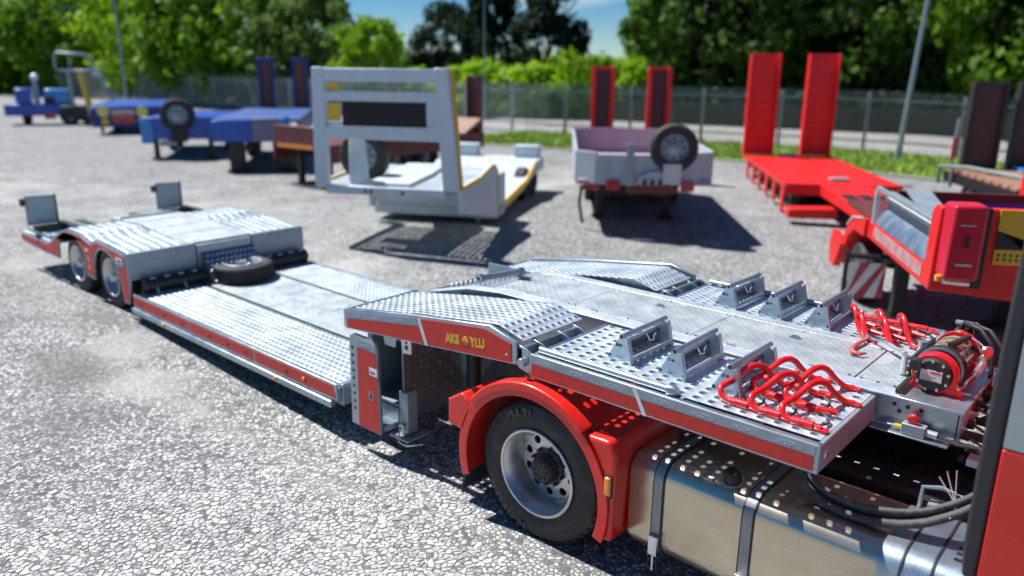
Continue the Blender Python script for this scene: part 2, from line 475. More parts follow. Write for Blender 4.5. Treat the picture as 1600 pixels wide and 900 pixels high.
def stones():
    """embedded aggregate near the camera, one low-domed polygon per stone"""
    cell = .036
    pts = {}
    x0, x1, y0, y1 = -8.2, -1.2, .7, 4.1
    nx, ny = int((x1-x0)/cell), int((y1-y0)/cell)
    for i in range(nx):
        for j in range(ny):
            if random.random() < .27: continue
            pts[i, j] = (x0+(i+.5*(j % 2)+random.uniform(-.46, .46))*cell, y0+(j+random.uniform(-.46, .46))*cell)
    vs, fs, wc = [], [], []
    for (i, j), (px, py) in pts.items():
        dist = hypot(px, py)
        if py > 3.75 or (px > -3.4 and py > 3.3) or dist > 7.4: continue
        lat = px*fw.x+py*fw.y; sid = px*rt.x+py*rt.y
        if sid < -.78*lat-.9 or sid > .35*lat: continue
        dd = dust_at(px, py); dk = dark_at(px, py)
        pr = 1-.8*dd-.35*dk
        pr *= min(1, max(0, (7.3-dist)/1.8))
        if random.random() > pr*.88: continue
        poly = [(px-.06, py-.06), (px+.06, py-.06), (px+.06, py+.06), (px-.06, py+.06)]
        for di in (-2, -1, 0, 1, 2):
            for dj in (-2, -1, 0, 1, 2):
                q = pts.get((i+di, j+dj))
                if not q or (di == 0 and dj == 0): continue
                mx, my = (px+q[0])/2, (py+q[1])/2; nx_, ny_ = q[0]-px, q[1]-py
                out = []
                for k in range(len(poly)):
                    a, b = poly[k], poly[(k+1) % len(poly)]
                    da = (a[0]-mx)*nx_+(a[1]-my)*ny_; db = (b[0]-mx)*nx_+(b[1]-my)*ny_
                    if da <= 0: out.append(a)
                    if (da < 0) != (db < 0):
                        t = da/(da-db); out.append((a[0]+(b[0]-a[0])*t, a[1]+(b[1]-a[1])*t))
                poly = out
                if len(poly) < 3: break
            if len(poly) < 3: break
        if len(poly) < 3: continue
        cx = sum(p[0] for p in poly)/len(poly); cy = sum(p[1] for p in poly)/len(poly)
        s = random.uniform(.58, .93); h = random.uniform(.003, .007)*(1-.5*dd); tx, ty = random.uniform(-.07, .07), random.uniform(-.07, .07)
        # chop corners so stones are rounded
        rp = []
        for k in range(len(poly)):
            a, b = poly[k], poly[(k+1) % len(poly)]
            rp += [(a[0]*.75+b[0]*.25, a[1]*.75+b[1]*.25), (a[0]*.25+b[0]*.75, a[1]*.25+b[1]*.75)]
        n = len(vs); k = len(rp); z = G(cx)
        for (sc, dz) in ((s, -.002), (s*.93, h*.75), (s*.62, h)):
            for p in rp:
                ax, ay = (p[0]-cx)*sc, (p[1]-cy)*sc
                vs.append((cx+ax, cy+ay, z+dz+(ax*tx+ay*ty if dz > 0 else 0)))
        for r in range(2):
            fs += [(n+r*k+t, n+r*k+(t+1) % k, n+(r+1)*k+(t+1) % k, n+(r+1)*k+t) for t in range(k)]
        fs.append(tuple(n+2*k+t for t in range(k)))
        tone = min(1, max(0, random.gauss(.55, .27)))
        wc += [(dd, dk, tone, 1)]*(3*k)
    me = bpy.data.meshes.new('aggregate_stones'); me.from_pydata(vs, [], fs)
    ca = me.color_attributes.new('wear', 'FLOAT_COLOR', 'POINT')
    ca.data.foreach_set('color', [c for q in wc for c in q])
    me.polygons.foreach_set('use_smooth', [True]*len(fs)); me.set_sharp_from_angle(angle=radians(50))
    me.materials.append(stonemat('pale_aggregate', True))
    o = bpy.data.objects.new('aggregate_stones', me); COL.objects.link(o)
    tag(o, 'pale angular stones set in the worn asphalt in the foreground', 'stones', kind='stuff')
stones()

# grass verge, road beyond the fence
FL = [(-150, 27.0), (-23, 28.4), (-8.8, 31.2), (30, 36.5)]          # fence line
def fy(x):
    for (a, b), (c, d) in zip(FL, FL[1:]):
        if x <= c: return b+(d-b)*(x-a)/(c-a)
    return FL[-1][1]
fxs = [-147.5+i*2.5 for i in range(72)]
def strip(name, off0, off1, z0, z1, ma, xs_=None, n=4):
    b = MB(); X = xs_ or fxs
    for i in range(len(X)-1):
        for k in range(n):
            a, c = off0+(off1-off0)*k/n, off0+(off1-off0)*(k+1)/n
            za, zc = z0+(z1-z0)*k/n, z0+(z1-z0)*(k+1)/n
            p, q = X[i], X[i+1]
            b.add([(p, fy(p)+a, G(p)+za), (q, fy(q)+a, G(q)+za), (q, fy(q)+c, G(q)+zc), (p, fy(p)+c, G(p)+zc)], [(0, 1, 2, 3)])
    return b.build(name, ma, smooth=60)
M['turf'] = mat('turf', (.07, .13, .012), (.18, .24, .03), 1.5, .9, bump=.8, bscale=30, dirt=.5, dirtc=(.16, .13, .07))
M['road'] = mat('concrete_road', (.30, .29, .28), (.40, .39, .37), .8, .85, bump=.2)
VX = [x for x in fxs if x > -27]
tag(strip('grass_verge', -6.2, .5, .012, .05, M['turf'], VX), kind='structure')
tag(strip('road', .5, 10.0, .03, .05, M['road']), kind='structure')
tag(strip('woodland_floor', 10.0, 60, .04, .6, mat('woodland_floor', (.02, .03, .008), (.05, .06, .02), .6, .95)), kind='structure')
tag(strip('kerb', -6.4, -6.2, .05, .05, M['road'], VX, 1), kind='structure')
def grass():
    vs, fs = [], []
    for k in range(16000):
        x = random.uniform(-24, 6); t = random.random()
        y = fy(x)-6.15+t*6.5; z = G(x)+.02
        h = random.uniform(.06, .20)*(1.3 if random.random() < .1 else 1); a = random.uniform(0, pi); d = .03
        n = len(vs); lx, ly = random.uniform(-.08, .08), random.uniform(-.08, .08)
        vs += [(x-d*cos(a), y-d*sin(a), z), (x+d*cos(a), y+d*sin(a), z), (x+lx, y+ly, z+h)]
        fs.append((n, n+1, n+2))
    me = bpy.data.meshes.new('verge_grass'); me.from_pydata(vs, [], fs)
    me.materials.append(mat('grass_blades', (.13, .27, .015), (.32, .44, .04), 2, .8))
    o = bpy.data.objects.new('verge_grass', me); COL.objects.link(o)
    tag(o, 'short sunlit grass on the verge in front of the fence', 'grass', kind='stuff')
grass()

# ------------------------------------------------------------------ fence
fence = thing('palisade_fence', (-9, fy(-9), 0), 0, 'long galvanised palisade fence along the road behind the yard', 'fence')
F0 = Vector(fence.location)
def fence_parts():
    X, d = [], 0
    x = -140.0
    pale = MB().prism([(-.019, .05), (.019, .05), (.019, 2.2), (0, 2.32), (-.019, 2.2)], 'y', -.012, .0).build('pale', M['fence'], fence, smooth=0)
    post = MB().box(-.05, .05, .02, .12, 0, 2.2).build('post', M['fencepost'], fence, bevel=.006, smooth=0)
    far = MB(); first = True; pf = True
    while x < 26:
        ang = atan2(fy(x+.1)-fy(x-.1), .2)
        p = Vector((x, fy(x), G(x)))-F0
        if -24.5 < x < 9.2:
            o = pale if first else part_copy(pale, fence, p)
            o.location = p; o.rotation_euler = (0, 0, ang); first = False
        else:
            far.prism([(p.x-.02, p.z+.05), (p.x+.02, p.z+.05), (p.x+.02, p.z+2.2), (p.x, p.z+2.32), (p.x-.02, p.z+2.2)], 'y', p.y-.012, p.y)
        x += .12 if -24.5 < x < 9.2 else .17
    tag(far.build('distant_pales', M['fencepost'], fence, smooth=0), kind='stuff')
    x = -140.0
    while x < 26:
        p = Vector((x, fy(x), G(x)))-F0
        o = post if pf else part_copy(post, fence, p)
        o.location = p; pf = False
        x += 3.1
    for h in (.42, 1.92):
        for (a, b_), (c, d_) in zip(FL, FL[1:]):
            c = min(c, 27)
            n = 6; r = MB()
            pts = [(a+(c-a)*i/n, b_+(fy(c)-b_)*i/n+.012) for i in range(n+1)]
            for (p, q), (r_, s_) in zip(pts, pts[1:]):
                z0, z1 = G(p)+h, G(r_)+h
                r.add([(p-F0.x, q-F0.y, z0), (r_-F0.x, s_-F0.y, z1), (r_-F0.x, s_-F0.y, z1+.06), (p-F0.x, q-F0.y, z0+.06),
                       (p-F0.x, q-F0.y+.04, z0), (r_-F0.x, s_-F0.y+.04, z1), (r_-F0.x, s_-F0.y+.04, z1+.06), (p-F0.x, q-F0.y+.04, z0+.06)],
                      [(0, 1, 2, 3), (7, 6, 5, 4), (3, 2, 6, 7), (4, 5, 1, 0)])
            r.build('rail', M['fencepost'], fence, smooth=0)
fence_parts()

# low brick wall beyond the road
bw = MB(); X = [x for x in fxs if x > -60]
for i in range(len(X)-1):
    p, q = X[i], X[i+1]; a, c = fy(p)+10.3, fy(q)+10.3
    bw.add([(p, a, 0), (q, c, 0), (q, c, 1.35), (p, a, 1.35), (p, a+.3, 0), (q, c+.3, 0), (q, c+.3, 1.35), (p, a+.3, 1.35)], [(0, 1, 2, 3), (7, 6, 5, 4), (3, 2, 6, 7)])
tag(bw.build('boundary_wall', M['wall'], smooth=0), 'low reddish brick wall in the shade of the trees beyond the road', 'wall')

# lamp posts
def lamp(x, y, h, r, label, lean=0):
    t = thing('lamp_post', (x, y, G(x)), 0, label, 'lamp post', 'lamp posts along the yard edge')
    MB().cyl((0, 0, 0), (lean, 0, h), r, r*.55, 12).build('pole', M['steelgrey'], t)
    MB().cyl((0, 0, 0), (0, 0, .5), r*1.35, r*1.3, 12).build('base_sleeve', M['steelgrey'], t)
    hd = MB().tube([(lean, 0, h), (lean, -.5, h+.25), (lean, -1.1, h+.3)], .03, 6).build('arm', M['steelgrey'], t)
    MB().box(lean-.12, lean+.12, -1.7, -1.05, h+.25, h+.37).build('lamp_head', M['steelgrey'], hd, bevel=.03)
lamp(-8.0, 29.1, 8.0, .085, 'thick grey lamp post standing in the grass between the red ramps and the black ramps', .35)
lamp(-55.3, 22.9, 11.0, .10, 'slim grey lamp post by the trees at the left, behind the yellow mast')
lamp(-31.5, 33.0, 8.0, .04, 'thin pale pole in front of the lime green bushes')
lamp(-7.0, 47, 10, .08, 'distant lamp post against the trees at the right edge')

# ------------------------------------------------------------------ trees
def leafmat(name, a, b):
    m = mat(name, a, b, .9, .55, spec=.25)
    N, L = m.node_tree.nodes, m.node_tree.links
    bs = N['Principled BSDF']
    src = bs.inputs['Base Color'].links[0].from_socket
    tr = N.new('ShaderNodeBsdfTranslucent'); L.new(src, tr.inputs['Color'])
    ms = N.new('ShaderNodeMixShader'); ms.inputs[0].default_value = .5
    out = [n for n in N if n.type == 'OUTPUT_MATERIAL'][0]
    L.new(bs.outputs[0], ms.inputs[1]); L.new(tr.outputs[0], ms.inputs[2]); L.new(ms.outputs[0], out.inputs['Surface'])
    return m
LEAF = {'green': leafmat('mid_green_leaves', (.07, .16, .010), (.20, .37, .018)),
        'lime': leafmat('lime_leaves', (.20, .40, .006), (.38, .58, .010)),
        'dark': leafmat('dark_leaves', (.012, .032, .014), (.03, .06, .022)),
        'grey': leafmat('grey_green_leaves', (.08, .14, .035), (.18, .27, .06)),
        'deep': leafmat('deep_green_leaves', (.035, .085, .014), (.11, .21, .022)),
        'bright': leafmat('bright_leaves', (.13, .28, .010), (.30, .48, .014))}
def crown(R, H, clumps, per, leaf, seed, base=0.0, cone=False):
    rd = random.Random(seed)
    vs, fs = [], []
    for c in range(clumps):
        t = rd.random()
        a = rd.uniform(0, 2*pi)
        if cone:
            rr = R*(1-t)**.7*rd.uniform(.5, 1.0); cz = base+H*t
        else:
            z = rd.uniform(-1, 1); rr = R*sqrt(max(0, 1-z*z))*rd.uniform(.55, 1.05)*(1+.25*sin(3*a+seed)); cz = base+H*(.5+.5*z)
        cx, cy = rr*cos(a), rr*sin(a)
        cr = R*rd.uniform(.14, .30)
        for k in range(per):
            d = Vector((rd.gauss(0, 1), rd.gauss(0, 1), rd.gauss(0, .75)))
            d = d.normalized()*cr*rd.random()**.45
            p = Vector((cx, cy, cz))+d
            nrm = (d.normalized()*.8+Vector((rd.uniform(-1, 1), rd.uniform(-1, 1), rd.uniform(-.3, 1)))).normalized()
            u = nrm.orthogonal().normalized(); v = nrm.cross(u); an = rd.uniform(0, pi)
            u, v = u*cos(an)+v*sin(an), v*cos(an)-u*sin(an)
            s = leaf*rd.uniform(.6, 1.3); n = len(vs)
            vs += [p-u*s, p+v*s*.55, p+u*s, p-v*s*.55]
            fs.append((n, n+1, n+2, n+3))
    return [tuple(p) for p in vs], fs
CROWN = {}
def crown_mesh(kind, var):
    k = (kind, var)
    if k not in CROWN:
        if kind == 'conifer': v, f = crown(1.0, 2.6, 90, 60, .075, 40+var, .1, True)
        elif kind == 'bush': v, f = crown(1.0, 1.3, 70, 45, .09, 60+var, -.1)
        else: v, f = crown(1.0, 1.9, 130, 62, .062, 20+var, 0)
        CROWN[k] = (v, f)
    return CROWN[k]
def tree(name, x, y, R, H, zb, kind, var, lf, label, group):
    t = thing(name, (x, y, G(x)+.1), random.uniform(0, 6), label, 'bush' if kind == 'bush' else 'tree', group)
    tr = MB(); top = zb+H*.6
    tr.tube([(0, 0, 0), (.05*R, 0, zb*.6+.2), (-.04*R, .05*R, top)], [.07*R+.05, .055*R+.03, .02*R+.01], 8)
    for k in range(6):
        a = k*1.05+var; z = zb*.7+(top-zb*.7)*k/7
        tr.tube([(0, 0, z), (.35*R*cos(a), .35*R*sin(a), z+.22*H), (.75*R*cos(a), .75*R*sin(a), z+.38*H)], [.03*R+.01, .02*R+.01, .008*R+.005], 6)
    tr.build('trunk', M['bark'], t)
    v, f = crown_mesh(kind, var)
    hs = H/(2.6 if kind == 'conifer' else (1.3 if kind == 'bush' else 1.9))
    me = bpy.data.meshes.new('crown')
    me.from_pydata([(p[0]*R, p[1]*R, zb+p[2]*hs) for p in v], [], f)
    me.materials.append(LEAF[lf])
    o = bpy.data.objects.new('crown', me); COL.objects.link(o); o.parent = t
    return t
def at_px(u, dist):
    """ground position along the photo column u at a given distance"""
    d = fw+rt*((u-800)/1210)
    k = dist/hypot(d.x, d.y)
    return d.x*k, d.y*k
TREES = [  # column, distance, radius, crown height, crown base, kind, leaf, label
    (20, 88, 6.0, 7.6, .8, 'tree', 'green', 'big round green tree at the far left edge behind the blue truck'),
    (95, 76, 4.6, 8.0, .6, 'tree', 'bright', 'leafy tree rising straight behind the yellow mast and grey frame'),
    (165, 72, 4.6, 7.9, .6, 'tree', 'green', 'dark lower tree between the yellow mast and the slim left lamp post'),
    (272, 62, 3.6, 6.8, .5, 'tree', 'bright', 'yellow-green tree to the right of the slim left lamp post'),
    (345, 60, 4.6, 8.6, .5, 'tree', 'green', 'tall green tree behind the trailer with the spare wheel at the left'),
    (432, 56, 4.5, 8.6, .5, 'tree', 'green', 'tall broad tree directly behind the two navy framed ramps'),
    (505, 54, 3.6, 7.0, .4, 'tree', 'grey', 'mid green tree behind the left half of the pale headboard'),
    (598, 50, 2.1, 5.0, .5, 'tree', 'bright', 'small round tree standing alone behind the middle of the pale headboard'),
    (705, 62, 2.6, 6.8, .5, 'tree', 'dark', 'dusky open tree behind the right corner of the pale headboard'),
    (690, 48, 2.6, 2.6, .2, 'bush', 'lime', 'lime green bush just right of the pale headboard'),
    (760, 46, 2.8, 3.0, .1, 'bush', 'lime', 'broad lime green bush behind the brown ramp'),
    (835, 45, 2.7, 2.7, .1, 'bush', 'lime', 'lime green bush in the gap between the brown ramp and the maroon ramps'),
    (895, 45, 1.9, 3.7, .2, 'bush', 'bright', 'rounded green shrub left of the first maroon and red ramp'),
    (985, 46, 2.2, 3.2, .1, 'bush', 'lime', 'bright bush glimpsed between the two maroon and red ramps'),
    (770, 84, 4.0, 14.5, .6, 'conifer', 'dark', 'tall dark conifer, left one of the pair above the lime bushes'),
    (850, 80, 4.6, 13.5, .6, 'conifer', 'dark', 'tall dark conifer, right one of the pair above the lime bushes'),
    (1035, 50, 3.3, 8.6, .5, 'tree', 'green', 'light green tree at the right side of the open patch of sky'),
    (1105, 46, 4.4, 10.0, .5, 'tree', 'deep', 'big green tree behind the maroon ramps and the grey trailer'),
    (1180, 47, 4.3, 9.8, .4, 'tree', 'dark', 'dark-leaved tree behind the left tall red ramp'),
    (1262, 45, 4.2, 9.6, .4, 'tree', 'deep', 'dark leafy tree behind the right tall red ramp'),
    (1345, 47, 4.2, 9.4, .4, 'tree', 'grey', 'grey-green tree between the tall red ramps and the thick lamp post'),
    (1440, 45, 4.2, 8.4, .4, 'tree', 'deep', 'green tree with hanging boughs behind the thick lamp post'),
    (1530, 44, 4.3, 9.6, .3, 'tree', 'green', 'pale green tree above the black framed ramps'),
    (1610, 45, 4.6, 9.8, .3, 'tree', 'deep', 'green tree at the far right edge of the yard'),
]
for i, (u, d, R, H, zb, kind, lf, lab) in enumerate(TREES):
    if d < 53 and u > 640: R, H, d = R*1.07, H*1.06, d+4
    df = 20.0
    while at_px(u, df)[1] < fy(at_px(u, df)[0]) and df < 160: df += .5
    nd = max(d, df+R*.9+2)
    R, H, d = R*nd/d, (H+3)*nd/d-3, nd
    x, y = at_px(u, d)
    tree({'tree': 'broadleaf_tree', 'bush': 'bush', 'conifer': 'conifer_tree'}[kind], x, y, R, H, zb, kind, i % 3, lf, lab, {'tree': 'broadleaf trees beyond the fence', 'bush': 'bushes beyond the fence', 'conifer': 'dark conifers'}[kind])
def wood():
    vs, fs = [], []
    rd = random.Random(5)
    for k in range(26000):
        u = rd.uniform(-150, 1750); d = rd.uniform(92, 104)
        if 640 < u < 1010: h = rd.uniform(.2, 4.5)
        else: h = rd.uniform(.2, 8.5)*rd.uniform(.6, 1)
        x, y = at_px(u, d); s = rd.uniform(.25, .6); n = len(vs)
        a, e = rd.uniform(0, 2*pi), rd.uniform(-1, 1)
        c1 = Vector((cos(a), sin(a), e)).normalized()*s; c2 = c1.orthogonal().normalized()*s*.6
        p = Vector((x, y, h))
        vs += [p-c1, p+c2, p+c1, p-c2]; fs.append((n, n+1, n+2, n+3))
    me = bpy.data.meshes.new('far_wood'); me.from_pydata([tuple(v) for v in vs], [], fs); me.materials.append(LEAF['green'])
    o = bpy.data.objects.new('far_wood', me); COL.objects.link(o)
    tag(o, 'distant belt of woodland filling the gaps under the trees', 'woodland', kind='stuff')
    # dark leaf band put behind the wall for the shade under the trees
    vs, fs = [], []
    for k in range(15000):
        x = rd.uniform(-75, 16); t = rd.random(); y = fy(x)+10.9+2.6*rd.random(); z = .2+2.0*t
        s = rd.uniform(.10, .2); n = len(vs)
        c1 = Vector((rd.gauss(0, 1), rd.gauss(0, 1), rd.gauss(0, 1))).normalized()*s; c2 = c1.orthogonal().normalized()*s*.6
        p = Vector((x, y, z)); vs += [p-c1, p+c2, p+c1, p-c2]; fs.append((n, n+1, n+2, n+3))
    me = bpy.data.meshes.new('shade_leaves'); me.from_pydata([tuple(v) for v in vs], [], fs); me.materials.append(LEAF['dark'])
    o = bpy.data.objects.new('shade_leaves', me); COL.objects.link(o)
    tag(o, 'band of dark leaves standing in for the shade below the trees beyond the road', 'shade_leaves', kind='stuff')
wood()

# ------------------------------------------------------------------ wheels
def wheel(parent, cx, cy, cz, R, W, rr, side=-1, deep=.14, drive=True, rimmat=None, nut=10, name='wheel', sub=True, dark_hub=True):
    """tyre with rim and hub as sub-parts; axis along y, outer face at cy, outward = side"""
    ax = (0, side, 0)
    b = MB()
    prof = [(rr, -W+.02), (rr+.02, -W), (R*.80, -W-.004), (R*.93, -W+.012), (R*.985, -W+.035)]
    nr = 4
    for k in range(nr+1):                                   # tread ribs and grooves
        a = -W+.035+(W-.07)*k/(nr+1); c = -W+.035+(W-.07)*(k+1)/(nr+1)
        prof += [(R, a+.006), (R, c-.006)]
        if k < nr: prof += [(R-.012, c-.004), (R-.012, c+.004)]
    prof += [(R*.985, -.035), (R*.955, -.014), (R*.935, -.010), (R*.925, -.012), (R*.86, .0), (R*.80, .004), (rr+.06, .002), (rr+.03, -.006), (rr+.004, -.012), (rr-.004, -.03), (rr-.01, -W+.02)]
    b.lathe(prof, ax=ax, n=56, closed=True)
    t = b.build(name, M['rubber'], parent, loc=(cx, cy, cz), smooth=30)
    # shoulder blocks
    sb = MB()
    n = 44
    for k in range(n):
        a = 2*pi*k/n; da = .35*pi/n*1.6
        for hh0, hh1 in ((-.052, -.016), (-W+.016, -W+.052)):
            p = []
            for (r, h) in ((R*.985, hh0), (R*.985, hh1), (R+.004, hh1 if hh0 > -W/2 and False else (hh1-.012 if hh0 > -W/2 else hh1)), (R+.004, hh0 if hh0 > -W/2 else hh0+.012)):
                for s_ in (-1, 1):
                    p.append((r*cos(a+s_*da), side*h, r*sin(a+s_*da)))
            sb.add(p, [(0, 1, 3, 2), (2, 3, 5, 4), (4, 5, 7, 6), (6, 7, 1, 0), (0, 2, 4, 6), (1, 7, 5, 3)])
    tag(sb.build('tread_blocks', M['rubber'], t, smooth=0), kind='stuff')
    rm = MB()
    rm.lathe([(rr+.012, -.004), (rr+.016, .004), (rr+.008, .010), (rr-.004, .006), (rr-.012, -.012), (rr-.03, -.03), (rr-.045, -deep*.7), (rr-.06, -deep)], ax=ax, n=48)
    # disc with hand holes
    ri, ro = rr*.42, rr-.06
    for k in range(nut):
        def P(a, r): return (r*cos(a), side*(-deep+.012*(1-(r-ri)/(ro-ri))), r*sin(a))
        a0, am, a1 = 2*pi*k/nut, 2*pi*(k+.5)/nut, 2*pi*(k+1)/nut
        rc = ri+(ro-ri)*.62; hr = (ro-ri)*.27; ha = hr/rc
        outer = [(a0, ri), (am, ri), (a1, ri), (a1, rc), (a1, ro), (am, ro), (a0, ro), (a0, rc)]
        inner = [(am-ha*.72, rc-hr*.72), (am, rc-hr), (am+ha*.72, rc-hr*.72), (am+ha, rc), (am+ha*.72, rc+hr*.72), (am, rc+hr), (am-ha*.72, rc+hr*.72), (am-ha, rc)]
        vs = [P(*q) for q in outer]+[P(*q) for q in inner]+[(p[0], p[1]-side*.02, p[2]) for p in [P(*q) for q in inner]]
        rm.add(vs, [(q, (q+1) % 8, 8+(q+1) % 8, 8+q) for q in range(8)]+[(8+q, 8+(q+1) % 8, 16+(q+1) % 8, 16+q) for q in range(8)])
    rm.lathe([(rr-.02, -deep-.03), (.03, -deep-.05)], ax=ax, n=24, m=1)     # drum behind
    r_ = rm.build('rim', [rimmat or M['rim'], M['black']], t, smooth=40)
    hb = MB()
    hb.lathe([(ri+.002, -deep+.016), (ri, -deep+.03), (ri*.82, -deep+.034), (ri*.78, -deep+.05), (ri*.72, -deep+.10 if drive else -deep+.09), (ri*.6, -deep+.115 if drive else -deep+.11), (.001, -deep+.12 if drive else -deep+.115)], ax=ax, n=24)
    for k in range(nut):
        a = 2*pi*k/nut+.3; r = ri*.93+.012
        hb.cyl((r*cos(a), side*(-deep+.01), r*sin(a)), (r*cos(a), side*(-deep+.055), r*sin(a)), .013, .011, 6, m=1)
    for k in range(8):
        a = 2*pi*k/8; r = ri*.45
        hb.cyl((r*cos(a), side*(-deep+.10), r*sin(a)), (r*cos(a), side*(-deep+(.128 if drive else .12)), r*sin(a)), .008, None, 6, m=1)
    hb.build('hub', [M['hub'] if dark_hub else M['rim'], M['chrome'] if not dark_hub else M['bolt']], t, smooth=35)
    return t

def ring_text(parent, body, r, start, step, cy, cz_, side, size, ma, cx=0, name='raised_lettering'):
    for k, ch in enumerate(body):
        a = start-step*k
        rad = Vector((cos(a), 0, sin(a))); tan = Vector((sin(a), 0, -cos(a)))
        c = rad*r
        text(name, ch, size, (c.x-tan.x*size*.3, cy, c.z-tan.z*size*.3), tan, rad, ma, parent, sx=1.0, ext=.0015, bold=.003)

# ------------------------------------------------------------------ the near low loader
YN, YF = 3.57, 5.95
LL = thing('low_loader_trailer', (0, 0, 0), 0, 'galvanised low loader trailer with red side panels and perforated wheel tracks in the foreground', 'trailer')
g_, gd = M['galv'], M['galvdeck']
def bz(pts):
    def f(x):
        for (a, b), (c, d) in zip(pts, pts[1:]):
            if x <= c: return b+(d-b)*(x-a)/(c-a)
        return pts[-1][1]
    return f
# --- low deck tracks, five planks each
for (y0, y1) in ((YN+.055, 4.345), (5.30, YF-.05)):
    n = 5 if y1 < 5 else 5
    wd = (y1-y0)/n
    for k in range(n):
        a, c = y0+k*wd+.0025, y0+(k+1)*wd-.0025
        pl = perf(MB(), -9.08, -5.17, a, c, lambda x: .5, 54, 2, .40, .44, .004, .014)
        pl.box(-9.08, -5.17, a, a+.004, .45, .494); pl.box(-9.08, -5.17, c-.004, c, .45, .494)
        pl.build('deck_plank', gd, LL, smooth=45)
for yo, yi, s in ((YN, YN+.05, 1), (YF, YF-.05, -1)):
    b = MB(); ya, yb = sorted((yo, yi))
    b.box(-9.10, -5.14, ya, ya+.018 if s > 0 else ya+.05, .36, .512)
    if s > 0: b.box(-9.10, -5.14, ya+.018, yb, .36, .47)
    b.build('side_rail', g_, LL, bevel=.004)
MB().box(-9.14, -5.13, YN+.06, YF-.06, .30, .41).build('deck_frame', M['steelgrey'], LL, bevel=.006)
MB().box(-5.17, -5.13, YN+.06, 4.36, .41, .497).box(-5.17, -5.13, 5.30, YF-.06, .41, .497).build_each('front_edge', g_, LL, bevel=.004)
# red film strips on the low deck side, with pale joints
xs_ = [-9.09, -7.75, -6.45, -5.155]
for a, c in zip(xs_, xs_[1:]):
    MB().prism([(a+.03, .375), (c+.0, .375), (c-.03, .488), (a, .488)], 'y', YN-.003, YN+.004).build('red_panel', M['film'], LL, smooth=0)
b = MB()
for x in [-8.9, -8.3, -7.9, -7.3, -6.95, -6.6, -5.9, -5.6]:
    b.lathe([(.001, .0045), (.016, .0045), (.016, -.01)], (x, YN-.003, .425), n=12)
b.build_each('lashing_eye', M['blackpaint'], LL)
for x, z in ((-8.3, .318), (-6.05, .318), (-5.62, .43)):
    MB().lathe([(.001, .014), (.018, .012), (.023, 0), (.023, -.01)], (x, YN-.032 if z < .4 else YN-.003, z), n=14).build('side_marker', M['amber'], LL)
MB().box(-9.12, -5.2, YN-.03, YN+.03, .285, .35).build('rub_rail', g_, LL, bevel=.012, seg=3)
b = MB()
for x in (-8.9, -8.0, -7.1, -6.2, -5.4): b.box(x-.03, x+.03, YN+.03, YN+.3, .29, .34)
b.build_each('rail_bracket', g_, LL)
# --- centre spine plate of the low deck
MB().box(-9.12, -5.0, 4.40, 5.245, .47, .503).build('spine_plate', M['galvflat'], LL, bevel=.004)
MB().box(-9.12, -5.0, 4.37, 4.40, .30, .49).box(-9.12, -5.0, 5.245, 5.275, .30, .49).build_each('spine_channel', M['blackpaint'], LL)
for (a, c, d, e) in ((-8.28, -7.80, 4.60, 5.08), (-7.45, -6.90, 4.62, 5.10), (-6.5, -5.9, 4.60, 5.12), (-5.7, -5.25, 4.62, 5.10)):
    h = MB().box(a, c, d, e, .503, .507).build('access_cover', M['galvflat'], LL, bevel=.002)
    b = MB()
    for x in (a+.04, (a+c)/2, c-.04):
        for y in (d+.03, e-.03): b.lathe([(.001, .004), (.009, .003), (.010, 0)], (x, y, .507), (0, 0, 1), 8)
    b.build('bolts', M['bolt'], h)
# --- rear bogie
prof = [(-12.84, .735), (-11.74, .735), (-11.45, .86), (-11.21, .975), (-11.02, 1.022), (-10.5, 1.032), (-10.40, 1.0), (-10.22, .962), (-10.0, 1.03), (-9.51, 1.0), (-9.2, .98)]
zr = bz(prof)
low = [(-12.84, .60), (-11.91, .56), (-11.37, .56), (-11.33, .75), (-11.25, .87), (-11.08, .95), (-10.82, .97), (-10.6, .90), (-10.47, .75), (-10.44, .50),
       (-10.2, .48), (-10.17, .66), (-10.08, .83), (-9.93, .92), (-9.72, .92), (-9.52, .83), (-9.40, .66), (-9.36, .36), (-9.22, .36), (-9.14, .60), (-9.2, .97)]
for yo, yi in ((YN, YN+.02), (YF-.02, YF)):
    poly = [(x, z-.012) for x, z in prof]+low[::-1]
    sk = MB().prism(poly, 'y', yo, yi).build('bogie_skirt', g_, LL, smooth=0)
    if yo == YN:
        MB().prism([(x*1.0, z-.045) for x, z in prof[:-1]]+[(-9.235, .93), (-9.17, .60), (-9.235, .38), (-9.34, .38), (-9.37, .66), (-9.50, .86), (-9.70, .945), (-9.95, .945), (-10.11, .84), (-10.2, .66), (-10.215, .505), (-10.42, .52), (-10.45, .77), (-10.59, .92), (-10.82, .985), (-11.1, .965), (-11.27, .88), (-11.355, .76), (-11.39, .58), (-11.89, .58), (-12.82, .62)], 'y', YN-.003, YN+.004).build('red_panel', M['film'], LL, smooth=0)
        for x, z in ((-10.3, .62), (-11.95, .62)):
            MB().lathe([(.001, .014), (.020, .012), (.026, 0)], (x, YN-.003, z), n=12).build('side_marker', M['amber'] if x > -11 else M['redlens'], LL)
        sg = MB().box(-9.46, -9.28, YN-.006, YN, .80, .90).build('plate_sign', M['white'], LL)
        MB().box(-9.45, -9.29, YN-.0075, YN-.006, .805, .83).build('blue_stripe', M['blue'], sg)
        MB().box(-9.43, -9.31, YN-.0075, YN-.006, .85, .88).build('print_line', M['ink'], sg)
        text('lettering', '13', .10, (-10.38, YN-.0045, .70), (1, 0, 0), (0, 0, 1), M['palelet'], LL, bold=.002)
        MB().box(-10.40, -10.30, YN-.0055, YN-.003, .83, .86).build('sticker', M['white'], LL)
